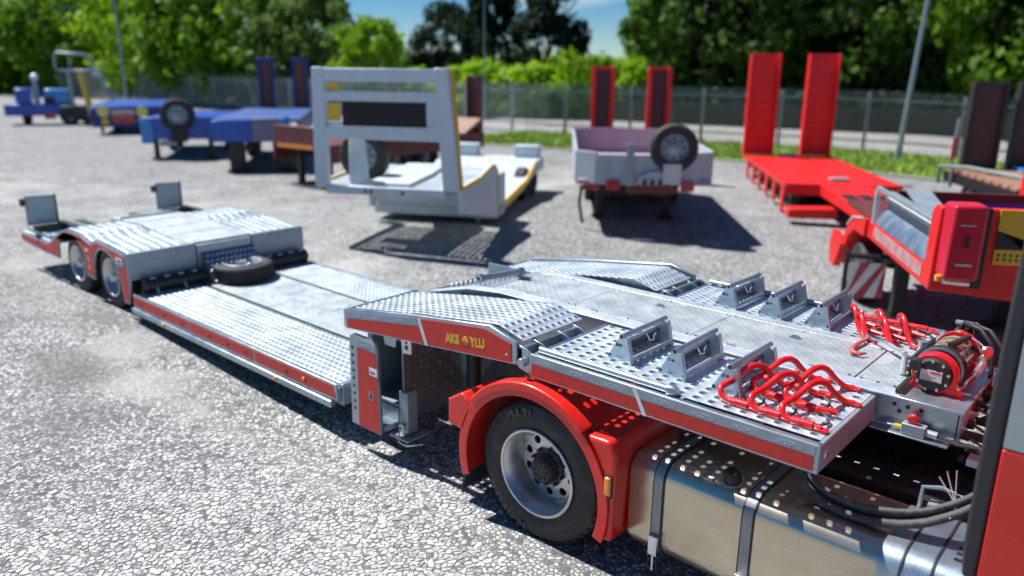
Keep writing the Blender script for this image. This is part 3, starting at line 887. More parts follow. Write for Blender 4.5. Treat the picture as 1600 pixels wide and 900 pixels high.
for (y0, y1) in ((YN+.03, 4.33), (5.21, YF-.03)):
    n = 6; wd = (y1-y0)/n
    for k in range(n):
        a, c = y0+k*wd+.002, y0+(k+1)*wd-.002
        p = MB()
        perf(p, -12.80, -11.5, a, c, zr, 16, 1, .36, .45, .006, .012)
        perf(p, -11.5, -10.45, a, c, zr, 14, 1, .30, .3, .006, .012)
        perf(p, -10.45, -10.0, a, c, lambda x: zr(x)+.002, 5, 1, .5, .62, .006, .03)
        perf(p, -10.0, -9.22, a, c, zr, 11, 1, .30, .3, .006, .012)
        p.build('bogie_plank', gd, LL, smooth=45)
b = MB()
pc = [(-11.5, 1.0), (-10.6, 1.045), (-9.18, .99)]
b.prism(pc+[(-9.18, .80), (-11.5, .80)], 'y', 4.345, 5.195)
b.build('bogie_centre_plate', M['galvflat'], LL, bevel=.004)
b = MB()
for x in (-11.2, -10.7, -10.2, -9.7): b.box(x-.003, x+.003, 4.36, 5.18, zr(x) if False else 1.0, 1.046 if x < -10.5 else 1.045-(x+10.6)*.0387+.003)
b.build_each('weld_seam', M['galv'], LL)
MB().box(-9.22, -9.14, YN+.005, 4.40, .66, .985).box(-9.22, -9.14, 5.17, YF-.005, .66, .985).build_each('bogie_front_plate', M['steelgrey'], LL, bevel=.006)  # shade on this face is put into the darker grey colour
b = MB()
for y in (3.85, 4.10, 5.45, 5.70): b.prism([(-9.14, .975), (-9.125, .975), (-9.125, .90)], 'y', y-.006, y+.006)
b.build_each('gusset', M['galv'], LL)
MB().box(-9.20, -9.135, 4.42, 5.15, .62, .96).build('bogie_centre_front', M['galvflat'], LL, bevel=.006)
# studded ramp between deck and bogie
b = MB(); rp = lambda y, t: (-9.14+.22*(1-t) if False else -9.12+.30*(1-t), y, .50+.36*t)
b.add([rp(4.45, 0), rp(5.17, 0), rp(5.17, 1), rp(4.45, 1)], [(0, 1, 2, 3)])
b.prism([(-9.12, .86), (-8.82, .50), (-8.84, .50), (-9.135, .855)], 'y', 4.45, 5.17)
rampo = b.build('studded_ramp', M['galv'], LL, smooth=0)
b = MB(); nv = Vector((.36, 0, .30)).normalized()
for i in range(6):
    for j in range(11):
        p = Vector(rp(4.49+j*.064+(.03 if i % 2 else 0), .09+i*.16))
        b.lathe([(.001, .018), (.015, .015), (.024, .005), (.026, -.002)], p, nv, 10)
tag(b.build('studs', M['galv'], rampo, smooth=50), kind='stuff')
# black bumper rolls and hydraulic bits under the front of the bogie
b = MB()
for (a, c) in ((YN+.12, 4.42), (5.2, YF-.06)):
    b.cyl((-9.04, a, .60), (-9.04, c, .60), .085, None, 16)
bl = b.build_each('tilt_roller', M['blackpaint'], LL)[0]
MB().box(-9.14, -9.0, YN+.12, 4.42, .44, .54).box(-9.14, -9.0, 5.2, YF-.06, .44, .54).build_each('roller_beam', M['blackpaint'], LL)
b = MB()
for y in (3.78, 3.95, 4.12, 4.29, 5.32, 5.48, 5.64, 5.8): b.box(-9.06, -8.99, y-.03, y+.03, .678, .692)
b.build_each('bolt_tab', M['steelgrey'], bl)
b = MB()
for y in (3.80, 4.14): b.tube([(-9.05, y, .66), (-8.90, y, .50)], .018, 6)
b.build_each('stay_bar', M['steelgrey'], LL)
# running gear
for x in (-9.80, -10.86):
    wheel(LL, x, YN+.05, .575, .378, .22, .226, -1, .11, False, nut=10, dark_hub=False)
    MB().cyl((x, YN+.15, .575), (x, YF-.15, .575), .06).build('axle', M['blackpaint'], LL)
    wheel(LL, x, YF-.05, .575, .378, .22, .226, 1, .11, False, nut=10, dark_hub=False)
MB().box(-12.8, -9.2, 4.3, 4.42, .50, .80).box(-12.8, -9.2, 5.12, 5.24, .50, .80).box(-12.78, -12.7, YN+.1, YF-.1, .5, .7).build_each('bogie_chassis', M['blackpaint'], LL)
b = MB()
for y in (3.75, 4.0, 5.5, 5.75): b.box(-11.9, -11.7, y-.05, y+.05, .70, .76)
b.build_each('ramp_hinge', g_, LL)
# loading ramps folded flat at the tail, with their upright guide mirrors
for (y0, y1) in ((3.66, 4.25), (5.25, 5.86)):
    p = perf(MB(), -12.75, -11.75, y0, y1, lambda x: .775, 10, 7, .5, .5, .010, .012)
    rr_ = p.build('tail_ramp', gd, LL, smooth=45)
    MB().box(-12.75, -11.70, y0-.03, y0, .74, .80).box(-12.75, -11.70, y1, y1+.03, .74, .80).box(-11.75, -11.68, y0-.1, y1+.1, .78, .83).build_each('ramp_frame', M['steelgrey'], rr_, bevel=.004)
# --- gooseneck side wings
g1 = [(-4.965, 1.215), (-4.17, 1.34), (-3.76, 1.39), (-3.36, 1.44), (-3.12, 1.375)]
z1 = bz(g1)
b1 = bz([(-4.965, 1.06), (-4.0, 1.15), (-3.12, 1.235)])
def channel(pts_top, bot, y0, y1, name):
    poly = list(pts_top)+[(x, bot(x)) for x, _ in reversed(pts_top)]
    return MB().prism(poly, 'y', y0, y1).build(name, g_, LL, bevel=.006)
channel([(x, z+.012) for x, z in g1], b1, YN, YN+.035, 'wing_side')
channel([(x, z+.012) for x, z in g1], b1, YF-.035, YF, 'wing_side')
channel([(x, z-.005) for x, z in g1], lambda x: b1(x)+.03, 4.20, 4.225, 'wing_inner_side')
channel([(x, z-.005) for x, z in g1], lambda x: b1(x)+.03, 5.36, 5.385, 'wing_inner_side')
MB().box(-4.99, -4.955, YN+.002, 4.36, 1.065, 1.222).build('wing_end', g_, LL, bevel=.012)
MB().box(-4.99, -4.955, 5.30, YF-.002, 1.065, 1.222).build('wing_end', g_, LL, bevel=.012)
for (y0, y1) in ((YN+.085, 4.30), (5.30, YF-.085)):
    p = perf(MB(), -4.95, -3.13, y0, y1, z1, 25, 10, .44, .50, .005, .012)
    p.build('wing_deck', gd, LL, smooth=45)
# red film and trim on the near wing
def film(pts, name='red_panel', ma='film', y=YN-.003, t=.003):
    return MB().prism(pts, 'y', y-t, y+.002).build(name, M[ma], LL, smooth=0)
zt = lambda x: z1(x)-.012
mid = lambda x: zt(x)-.055
X1 = [-4.94, -4.5, -4.09]
film([(x, zt(x)) for x in X1]+[(-4.06, mid(-4.06)), (-4.5, mid(-4.5)), (-4.94, mid(-4.94))], 'trim_band', 'band')
film([(-4.93, mid(-4.93)-.004), (-4.5, mid(-4.5)-.004), (-4.055, mid(-4.055)-.004), (-4.01, b1(-4.01)+.012), (-4.5, b1(-4.5)+.012), (-4.93, b1(-4.93)+.012)])
film([(-4.08, zt(-4.08)), (-4.045, zt(-4.045)), (-3.965, b1(-3.965)+.004), (-4.0, b1(-4.0)+.004)], 'pale_divider', 'trim', YN-.0035)
film([(-4.04, zt(-4.04)), (-3.76, zt(-3.76)), (-3.40, zt(-3.40)-.005), (-3.16, zt(-3.16)-.005), (-3.16, b1(-3.16)+.012), (-3.955, b1(-3.955)+.012)])
xd = Vector((1, 0, .125))
lz = lambda x: 1.205+(x+3.80)*.118
text('lettering', 'AKS', .088, (-3.775, YN-.0062, 1.238), (1, 0, .112), (-.08, 0, 1), M['gold'], LL, sx=.86, bold=.005)
text('lettering', 'YLU', .088, (-3.532, YN-.0062, 1.266), (1, 0, .112), (-.08, 0, 1), M['gold'], LL, sx=.86, bold=.005)
em = MB(); cx_, cz_ = -3.583, 1.291
em.lathe([(.001, .003), (.030, .003), (.032, 0)], (cx_, YN-.0045, cz_), n=20)
eo = em.build('emblem', M['gold'], LL)
MB().prism([(cx_-.034, cz_-.014), (cx_-.006, cz_-.004), (cx_+.034, cz_-.010), (cx_+.030, cz_-.022), (cx_, cz_-.016), (cx_-.028, cz_-.024)], 'y', YN-.0092, YN-.006).build('emblem_cut', M['film'], eo)
for x in (-4.80, -4.56, -4.28):
    text('lettering', 'AKSOYLU', .030, (x-.06, YN-.0062, zt(x)-.040-.010), (1, 0, .15), (0, 0, 1), M['palelet'], LL, shear=.25, sx=.85)
for x in (-3.3,): MB().lathe([(.001, .006), (.010, .004), (.011, 0)], (x+.1, YN-.002, 1.29), n=8).build('bolt', M['chrome'], LL)
# hinge brackets between the wings and the front platform
for (a, c) in ((YN, 4.2), (5.36, YF)):
    br = MB()
    br.box(-3.115, -3.085, a+.02, c, 1.22, 1.352)
    for y in (a+.02, a+.17, a+.42, c-.03):
        br.prism([(-3.115, 1.21), (-3.02, 1.19), (-3.005, 1.33), (-3.05, 1.355), (-3.115, 1.37)], 'y', y, y+.016)
    br.lathe([(.001, .05), (.03, .05), (.032, 0)], (-3.06, a+.02, 1.27), (0, -1, 0), 14)
    br.build('hinge_bracket', g_, LL, bevel=.003)
    MB().cyl((-3.055, a+.03, 1.27), (-3.055, c, 1.27), .022, None, 10).build('hinge_pin', M['chrome'], LL)
# --- front platform
for s, (yo, yi, yp0, yp1) in ((1, (YN, YN+.012, YN+.075, 4.415)), (-1, (YF, YF-.012, 5.275, YF-.055))):
    ya, yb = sorted((yo, yi))
    MB().box(-3.0, -1.14, ya, yb, 1.187, 1.345).build('platform_side', g_, LL, bevel=.003)
    q0, q1 = (YN+.012, YN+.040) if s > 0 else (YF-.04, YF-.012)
    MB().box(-2.998, -1.142, q0, q1, 1.30, 1.343).build('edge_angle', g_, LL, bevel=.003)
    p0, p1 = (YN+.012, 4.41) if s > 0 else (5.28, YF-.012)
    MB().box(-1.165, -1.139, p0, p1, 1.187, 1.343).build('platform_front', M['steelgrey'], LL, bevel=.008)  # front face coloured darker than the sides to carry its shade
    MB().box(-3.0, -2.975, p0, p1, 1.187, 1.343).build('platform_rear', g_, LL, bevel=.006)
    p = perf(MB(), -2.972, -1.168, yp0, yp1, lambda x: 1.34, 19, 10, .44, .52, .005, .012)
    p.build('platform_deck', gd, LL, smooth=45)
    b = MB()
    for x in (-2.5, -1.95, -1.55): b.box(x-.02, x+.02, p0, p1, 1.25, 1.318)
    b.box(-2.97, -1.17, (p0+p1)/2-.02, (p0+p1)/2+.02, 1.25, 1.318)
    b.build_each('cross_member', M['steelgrey'], LL)
film([(-2.985, 1.335), (-1.16, 1.335), (-1.16, 1.283), (-2.985, 1.283)], 'trim_band', 'band')
film([(-2.985, 1.279), (-2.20, 1.279), (-2.155, 1.20), (-2.985, 1.20)])
film([(-2.155, 1.279), (-1.165, 1.279), (-1.165, 1.20), (-2.11, 1.20)])
film([(-2.225, 1.335), (-2.195, 1.335), (-2.115, 1.19), (-2.145, 1.19)], 'pale_divider', 'trim', YN-.0035)
film([(-2.99, 1.345), (-1.15, 1.345), (-1.15, 1.337), (-2.99, 1.337)], 'edge_highlight', 'trim')  # pale strip painting the bright highlight along the top edge
for x in (-2.88, -2.62, -2.36, -2.02, -1.78, -1.54, -1.30):
    text('lettering', 'AKSOYLU', .036, (x-.06, YN-.0062, 1.297), (1, 0, 0), (0, 0, 1), M['palelet'], LL, shear=.25, sx=.85)
text('lettering', 'CE', .06, (-1.1388, YN+.36, 1.24), (0, 1, 0), (0, 0, 1), M['steelgrey'], LL)
MB().lathe([(.001, .006), (.022, .005), (.026, 0)], (-1.139, YN+.10, 1.262), (1, 0, 0), 16).build('end_plug', M['chrome'], LL)
rl = MB().tube([(-2.96, YN+.055, 1.368), (-2.02, YN+.055, 1.368)], .022, 14)
rl.tube([(-2.02, YN+.055, 1.368), (-1.99, YN+.055, 1.368), (-1.965, YN+.055, 1.366)], [.034, .034, .026], 14)
rl.build('guide_tube', g_, LL, smooth=40)
MB().tube([(-2.96, YF-.055, 1.368), (-1.7, YF-.055, 1.368)], .022, 12).build('guide_tube', g_, LL)
# --- central spine
SP = [(-4.88, 1.21), (-4.65, 1.27), (-4.41, 1.33), (-4.05, 1.366), (-1.3, 1.366)]
def spine_side(y0, y1):
    poly = SP+[(-.72, 1.362), (-.72, 1.20), (-1.0, 1.17), (-3.0, 1.06), (-4.2, .86), (-4.5, .45), (-4.95, .40), (-4.95, 1.0)]
    return MB().prism(poly, 'y', y0, y1).build('spine_side', g_, LL, bevel=.004)
spine_side(4.44, 4.465); spine_side(5.225, 5.25)
zs = bz(SP+[(-.72, 1.362)])
def strap_along(y0, y1, xs_, dz, name, ma, t=.010):
    b = MB()
    pts = [(x, zs(x)+dz) for x in xs_]
    return MB().prism(pts+[(x, z-t) for x, z in reversed(pts)], 'y', y0, y1).build(name, ma, LL, bevel=.002)
XS = [-4.88, -4.65, -4.41, -4.05, -1.3, -.72]
strap_along(4.41, 4.535, XS, .002, 'spine_flange', M['galvdeck'])
strap_along(5.175, 5.275, XS, .002, 'spine_flange', M['galvdeck'])
b = MB()
for x in (-1.5, -1.85, -2.2, -2.55, -2.9): b.box(x-.10, x+.07, 5.185, 5.20, 1.367, 1.3745)
b.build_each('weld_strip', M['trim'], LL)
tp = []
for (a, c) in ((-4.30, -3.42), (-3.415, -2.40), (-2.395, -1.315), (-1.305, -1.06)):
    X = [a]+[x for x in (-4.05,) if a < x < c]+[c]
    b = MB(); pts = [(x, zs(x)+.001) for x in X]
    b.prism(pts+[(x, z-.008) for x, z in reversed(pts)], 'y', 4.54, 5.17)
    tp.append(b.build('tread_plate', M['treadplate'], LL, bevel=.0015))
    lz_ = MB()
    n0 = int((c-a)/.034)
    for i in range(n0):
        for j in range(18):
            x = a+.02+i*(c-a-.03)/n0; y = 4.56+j*.0345
            r0 = .013; s_ = 1 if (i+j) % 2 else -1
            dx, dy = r0*.8, r0*.8*s_; ex, ey = .0035*s_*-1*(-1), .0035
            z = zs(x)+.001
            lz_.add([(x-dx, y-dy, z), (x+ex*s_-.001, y-ey, z), (x+dx, y+dy, z), (x-ex*s_+.001, y+ey, z), (x, y, z+.0035)], [(0, 1, 4), (1, 2, 4), (2, 3, 4), (3, 0, 4)])
    tag(lz_.build('tread_pattern', M['treadplate'], tp[-1], smooth=0), kind='stuff')
    bb = MB()
    for x in ([a+.03, (a+c)/2, c-.03]):
        for y in (4.555, 5.155): bb.lathe([(.001, .006), (.009, .005), (.011, 0)], (x, y, zs(x)), (0, 0, 1), 8)
    bb.build('bolts', M['bolt'], tp[-1])
b = MB()
for x in (-1.55, -2.1, -2.65, -3.2): b.box(x-.03, x+.03, 4.533, 4.545, 1.366, 1.377)
b.build_each('cover_hinge', M['galv'], LL)
for x, y in ((-2.9, 4.98), (-1.85, 4.98)):
    MB().tube([(x-.03, y, 1.368), (x-.02, y, 1.382), (x+.02, y+.01, 1.382), (x+.03, y+.01, 1.368)], .005, 6).box(x-.04, x+.04, y-.018, y+.02, 1.366, 1.3705).build('lifting_ring', M['galv'], LL)
MB().box(-4.30, -1.05, 4.54, 5.17, 1.30, 1.352).build('spine_floor', M['steelgrey'], LL)
# open well at the back of the spine: frame, coiled hose, hydraulic ram
b = MB()
b.box(-4.90, -4.87, 4.535, 5.17, .9, 1.225)
b.box(-4.87, -4.31, 5.16, 5.175, 1.05, 1.34)
b.build('well_frame', M['steelgrey'], LL)
MB().box(-4.87, -4.31, 4.54, 5.16, 1.07, 1.09).build('well_floor', M['blackpaint'], LL)
hs = []
n = 150
for k in range(n+1):
    t = k/n; a = 2*pi*t*15
    hs.append((-4.80+.42*t, 4.66+.34*t+.0, 1.21+.10*t+.0)+()) if False else hs.append((-4.82+.46*t+.020*cos(a), 4.62+.42*t, 1.205+.115*t+.042*sin(a)))
MB().tube(hs, .011, 6).build('coiled_hose', M['white'], LL, smooth=60)
b = MB()
b.cyl((-4.46, 4.66, 1.365), (-4.36, 5.02, 1.372), .028, None, 14)
b.cyl((-4.43, 4.78, 1.366), (-4.36, 5.02, 1.372), .018, None, 10)
b.lathe([(.020, -.02), (.040, -.02), (.040, .02), (.020, .02)], (-4.47, 4.63, 1.365), (0, -1, .0), 18, closed=True)
b.lathe([(.018, -.016), (.036, -.016), (.036, .016), (.018, .016)], (-4.355, 5.04, 1.372), (0, -1, .0), 18, closed=True)
b.build('hydraulic_ram', M['galv'], LL)
MB().prism([(-4.27, 1.40-.03), (-4.12, 1.375), (-4.27, 1.372)], 'y', 4.86, 4.93).build('grab_slot', M['blackpaint'], LL)
b = MB().box(-4.50, -4.36, 4.434, 4.441, 1.19, 1.27).box(-4.34, -4.20, 4.434, 4.441, 1.20, 1.29)
b.build_each('side_opening', M['blackpaint'], LL)
b = MB()
for x, z in ((-3.95, 1.25), (-1.05, 1.31), (-.98, 1.31), (-.91, 1.31), (-1.02, 1.275)):
    b.lathe([(.001, .0015), (.012, .0015), (.012, 0)], (x, 4.4395, z), n=12)
b.build_each('bolt_hole', M['blackpaint'], LL)
MB().box(-1.03, -.70, 4.40, 5.28, 1.352, 1.372).build('winch_platform', M['galv'], LL, bevel=.004)
MB().box(-.735, -.71, 4.44, 5.25, 1.18, 1.352).build('spine_nose', M['galv'], LL, bevel=.004)
MB().box(-1.14, -.74, 4.34, 4.44, 1.172, 1.182).build('valve_shelf', M['galv'], LL, bevel=.003)
vb = MB().box(-.98, -.86, 4.355, 4.415, 1.185, 1.245).cyl((-1.12, 4.385, 1.20), (-.98, 4.385, 1.21), .008, None, 8)
vb.cyl((-.86, 4.385, 1.212), (-.80, 4.385, 1.212), .022, None, 10)
va = vb.build('valve_block', M['steelgrey'], LL, bevel=.006)
MB().cyl((-1.02, 4.385, 1.207), (-.98, 4.385, 1.21), .013, None, 8).build('brass_fitting', M['gold'], va)
MB().prism([(-.96, 1.25), (-.90, 1.25), (-.905, 1.285), (-.925, 1.305), (-.955, 1.29)], 'y', 4.37, 4.40).build('red_tap', M['redgloss'], va, bevel=.008)
MB().tube([(-.80, 4.385, 1.212), (-.70, 4.37, 1.20), (-.60, 4.36, 1.22), (-.50, 4.30, 1.16), (-.42, 4.2, 1.2)], .012, 8).build('air_line', M['black'], va)
# fittings and airlines in front of the spine nose
b = MB()
rd = random.Random(3)
for k in range(16):
    x, y, z = -.66+rd.uniform(-.03, .05), 4.5+k*.045, 1.05+rd.uniform(0, .28)
    b.cyl((-.71, y, z), (x, y, z), rd.uniform(.012, .028), None, 10)
    b.tube([(x, y, z), (x+.08, y+rd.uniform(-.05, .05), z-.04), (x+.12, y+rd.uniform(-.08, .08), z-.25)], .009, 6)
b.build('coupling_block', M['black'], LL)
MB().tube([(-.70, 5.10, 1.30), (-.62, 5.10, 1.31), (-.52, 5.10, 1.31), (-.44, 5.08, 1.28)], .014, 8).build('yellow_line', M['yellow'], LL)
MB().tube([(-.69, 4.95, 1.25), (-.58, 4.9, 1.30), (-.5, 4.82, 1.22), (-.42, 4.7, 1.1)], .012, 8).build('air_line', M['black'], LL)
# --- neck, support leg and tread plate box
MB().prism([(-4.95, .42), (-4.40, .42), (-4.05, .88), (-3.0, 1.05), (-3.0, 1.17), (-4.95, 1.19)], 'y', 4.47, 5.22).build('neck_web', M['steelgrey'], LL)
MB().box(-5.14, -4.55, 3.75, 4.36, .27, .42).build('neck_foot', g_, LL, bevel=.006)
MB().box(-5.14, -4.55, 5.30, YF-.15, .27, .42).build('neck_foot', g_, LL, bevel=.006)
for k, (y0, y1) in enumerate(((YN, YN+.03), (YF-.03, YF))):
    pts = [(-4.935, .235), (-4.56, .235), (-4.575, .97), (-4.60, 1.015), (-4.65, 1.035), (-4.87, 1.035), (-4.915, 1.01), (-4.925, .96)]
    lp = MB().prism(pts, 'y', y0, y1).build('leg_plate', g_, LL, bevel=.003)
    if k == 0:
        MB().prism([(-4.835, .242), (-4.568, .242), (-4.583, .93), (-4.82, .93)], 'y', YN-.004, YN+.002).build('red_panel', M['film'], lp, smooth=0)
        MB().prism([(-4.82, .934), (-4.583, .934), (-4.60, .985), (-4.64, 1.005), (-4.80, 1.005)], 'y', YN-.004, YN+.002).build('trim_band', M['band'], lp, smooth=0)
        b = MB()
        for i in range(9): b.lathe([(.001, .002), (.015, .002), (.015, -.004)], (-4.885, YN, .38+i*.067), n=12)
        b.build_each('adjustment_hole', M['blackpaint'], lp)
        MB().box(-4.67, -4.575, YN-.006, YN-.002, .735, .80).build('white_label', M['white'], lp)
        MB().box(-4.66, -4.60, YN-.0072, YN-.006, .755, .77).build('print_line', M['ink'], lp)
        kp = [(-4.66+.030*cos(a), .555+.042*sin(a)) for a in [i*pi/6 for i in range(12)]]
        MB().prism(kp, 'y', YN-.0056, YN-.002).build('slot_rim', M['galv'], lp)
        MB().lathe([(.001, .0066), (.020, .0066), (.020, 0)], (-4.66, YN, .545), n=12).lathe([(.001, .0066), (.013, .0066), (.013, 0)], (-4.66, YN, .575), n=12).build_each('key_slot', M['blackpaint'], lp)
        text('lettering', 'AKSOYLU', .028, (-4.78, YN-.0055, .955), (1, 0, 0), (0, 0, 1), M['palelet'], lp, shear=.25, sx=.85)
    ys = 1 if k == 0 else -1
    yb = YN+.03 if k == 0 else YF-.03
    b = MB(); a_, c_ = sorted((yb, yb+ys*.22))
    b.box(-4.72, -4.56, a_, c_, .25, .30)
    b.build('leg_bracket', g_, LL)
# folding support leg
lg = MB().box(-4.50, -4.40, 3.72, 3.83, .24, .60).build('support_leg', M['steelgrey'], LL, bevel=.008)
MB().box(-4.56, -4.34, 3.66, 3.90, .205, .225).build('foot_plate', M['steelgrey'], lg, bevel=.004)
MB().tube([(-4.48, 3.70, .30), (-4.40, 3.62, .215), (-4.30, 3.62, .21), (-4.22, 3.72, .22)], .006, 6).lathe([(.012, -.02), (.030, -.02), (.030, .02), (.012, .02)], (-4.45, 3.71, .30), (0, -1, 0), 14, closed=True).build('lock_pin', M['chrome'], lg)
# tread plate tool box
tb = MB()
tb.box(-4.90, -4.455, 4.36, 4.38, .44, 1.06); tb.box(-4.90, -4.455, 3.74, 4.36, .44, .46); tb.box(-4.90, -4.455, 3.74, 4.36, 1.02, 1.04)
tb.box(-4.475, -4.455, 3.74, 4.36, .46, 1.02); tb.box(-4.90, -4.885, 3.74, 4.36, .46, 1.02)
to = tb.build('tool_box', M['steelgrey'], LL)
MB().box(-4.454, -4.445, 3.735, 4.375, .435, 1.05).build('tread_plate', M['checker'], to)
b = MB()
for i in range(9):
    for j in range(9):
        y, z = 3.785+i*.068, .478+j*.067
        s_ = 1 if (i+j) % 2 else -1
        for o_ in (-.011, .011):
            cy, cz = y-o_*s_, z+o_
            d, wv, h = .020, .0062, .0045
            ux, uz = .7071, .7071*s_; nx, nz = -.7071*s_, .7071
            q = [(cy-d*ux-wv*nx, cz-d*uz-wv*nz), (cy+d*ux-wv*nx, cz+d*uz-wv*nz), (cy+d*ux+wv*nx, cz+d*uz+wv*nz), (cy-d*ux+wv*nx, cz-d*uz+wv*nz)]
            t_ = [(cy+(p[0]-cy)*.6, cz+(p[1]-cz)*.6) for p in q]
            if min(p[0] for p in q) < 3.737 or max(p[0] for p in q) > 4.373: continue
            b.add([(-4.445, *p) for p in q]+[(-4.445+h, *p) for p in t_], [(0, 1, 5, 4), (1, 2, 6, 5), (2, 3, 7, 6), (3, 0, 4, 7), (4, 5, 6, 7)])
tag(b.build('tread_pattern', M['checker'], to, smooth=0), kind='stuff')
MB().cyl((-4.70, 4.05, .46), (-4.70, 4.05, .98), .075, None, 16).build('air_bottle', M['steelgrey'], to)
MB().box(-4.74, -4.70, YN+.06, 3.75, 1.0, 1.16).prism([(-4.55, 1.17), (-4.36, 1.17), (-4.40, 1.02), (-4.52, 1.02)], 'y', YN+.04, YN+.06).build_each('wing_gusset', g_, LL, bevel=.003)
tab = MB().prism([(-4.36, 1.15), (-4.235, 1.165), (-4.235, 1.0), (-4.33, .985)], 'y', YN+.06, YN+.075).build('lifting_tab', M['trim'], LL, bevel=.004)
MB().lathe([(.001, .002), (.020, .002), (.020, 0)], (-4.285, YN+.06, 1.045), n=12).lathe([(.001, .002), (.013, .002), (.013, 0)], (-4.285, YN+.06, 1.085), n=12).build_each('key_slot', M['blackpaint'], tab)
b = MB().cyl((-4.20, 4.28, .55), (-4.20, 4.28, 1.05), .065, None, 18).cyl((-4.20, 4.28, 1.05), (-4.20, 4.28, 1.17), .075, None, 18)
cy_ = b.build('hydraulic_cylinder', M['black'], LL)
MB().lathe([(.066, -.012), (.072, -.012), (.072, .012), (.066, .012)], (-4.20, 4.28, 1.0), (0, 0, 1), 18, closed=True).build('collar', M['chrome'], cy_)
b = MB()
for x in (-3.95, -3.7): b.cyl((x, 4.435, .75), (x, 4.435, 1.15), .012, None, 8)
b.build_each('brace_rod', M['steelgrey'], LL)
MB().tube([(-4.05, 4.40, .80), (-3.8, 4.36, .82), (-3.6, 4.38, .92), (-3.45, 4.36, 1.06), (-3.2, 4.4, 1.10)], .02, 8).tube([(-4.1, 4.42, .78), (-3.85, 4.38, .79), (-3.62, 4.4, .86), (-3.4, 4.4, 1.0)], .014, 8).build_each('hydraulic_hose', M['black'], LL)
# --- winch, bolted to the nose
wc = MB()
ax = (0, -1, 0)
CX, CZ = -.912, 1.478
wc.lathe([(.118, -.02), (.122, 0), (.118, .035), (.112, .045), (.05, .045)], (CX, 4.64, CZ), ax, 32)
wi = wc.build('winch', M['redgloss'], LL, smooth=40)
MB().prism([(CX-.13, 1.372), (CX+.15, 1.372), (CX+.10, 1.44), (CX-.09, 1.44)], 'y', 4.60, 4.68).prism([(CX-.13, 1.372), (CX+.15, 1.372), (CX+.10, 1.44), (CX-.09, 1.44)], 'y', 5.10, 5.16).build_each('winch_foot', M['redgloss'], wi, bevel=.006)
MB().lathe([(.05, 0), (.118, 0), (.118, .05), (.05, .05)], (CX, 5.16, CZ), ax, 32).build('end_housing', M['redgloss'], wi, smooth=40)
MB().lathe([(.118, -.028), (.126, -.026), (.126, -.004), (.112, -.002)], (CX, 4.70, CZ), ax, 32, closed=True).build('drum_flange', M['galv'], wi)
MB().lathe([(.119, -.02), (.129, -.02), (.129, .01), (.119, .01)], (CX, 4.735, CZ), ax, 32, closed=True).build('drum_ring', M['black'], wi)
rp_ = []
N = 14*26
for k in range(N+1):
    t = k/N; a = 2*pi*t*26; lay = .098+.006*sin(t*26*.9)
    rp_.append((CX+lay*cos(a), 4.745+.345*t+.012*sin(t*40), CZ+lay*sin(a)))
MB().tube(rp_, .0085, 5).build('wire_rope', M['rope'], wi, smooth=60)
MB().cyl((CX, 4.73, CZ), (CX, 5.12, CZ), .092, None, 20).build('drum', M['rope'], wi)
cv = MB().lathe([(.001, .018), (.086, .018), (.096, .010), (.098, 0), (.098, -.03)], (CX, 4.585, CZ), ax, 28).build('cover_plate', M['black'], wi)
b = MB()
for k in range(9):
    a = 2*pi*k/9+.25; b.lathe([(.001, .012), (.007, .012), (.0095, .004), (.0095, 0)], (CX+.083*cos(a), 4.569, CZ+.083*sin(a)), ax, 8)
b.build_each('cover_bolt', M['chrome'], wi)
MB().box(CX-.060, CX+.050, 4.5625, 4.568, CZ-.032, CZ+.030).build('rating_label', M['label'], wi)
b = MB().box(CX-.01, CX+.045, 4.5615, 4.5626, CZ+.014, CZ+.024)
b.build('label_red_bar', M['redgloss'], wi)
b = MB()
for i, (w0, w1) in enumerate(((-.055, -.015), (-.055, .02), (-.055, .0), (-.055, .03))): b.box(CX+w0, CX+w1, 4.5618, 4.5627, CZ+.012-i*.010-.012, CZ+.0145-i*.010-.012)
b.build_each('label_print', M['ink'], wi)
MB().cyl((CX-.085, 4.60, CZ+.05), (CX-.085, 4.53, CZ+.05), .032, None, 14).build('clutch_knob', M['black'], wi)
b = MB()
b.box(-1.075, -1.055, 4.70, 5.22, 1.395, 1.50)
b.prism([(-1.06, 1.37), (-1.0, 1.37), (-1.04, 1.40), (-1.06, 1.40)], 'y', 4.45, 5.22)
b.build('fairlead_frame', M['navy'] if False else M['black'], wi, bevel=.003)
b = MB()
for y in (4.78, 5.12): b.cyl((-1.105, y, 1.378), (-1.105, y, 1.49), .026, None, 16)
b.cyl((-1.105, 4.80, 1.40), (-1.105, 5.10, 1.40), .018, None, 12)
b.build_each('fairlead_roller', M['rim'], wi)
b = MB()
for z in (1.415, 1.46, 1.485):
    b.lathe([(.001, .006), (.008, .005), (.010, 0)], (-1.068, 4.70, z), ax, 8)
b.build_each('fairlead_bolt', M['chrome'], wi)
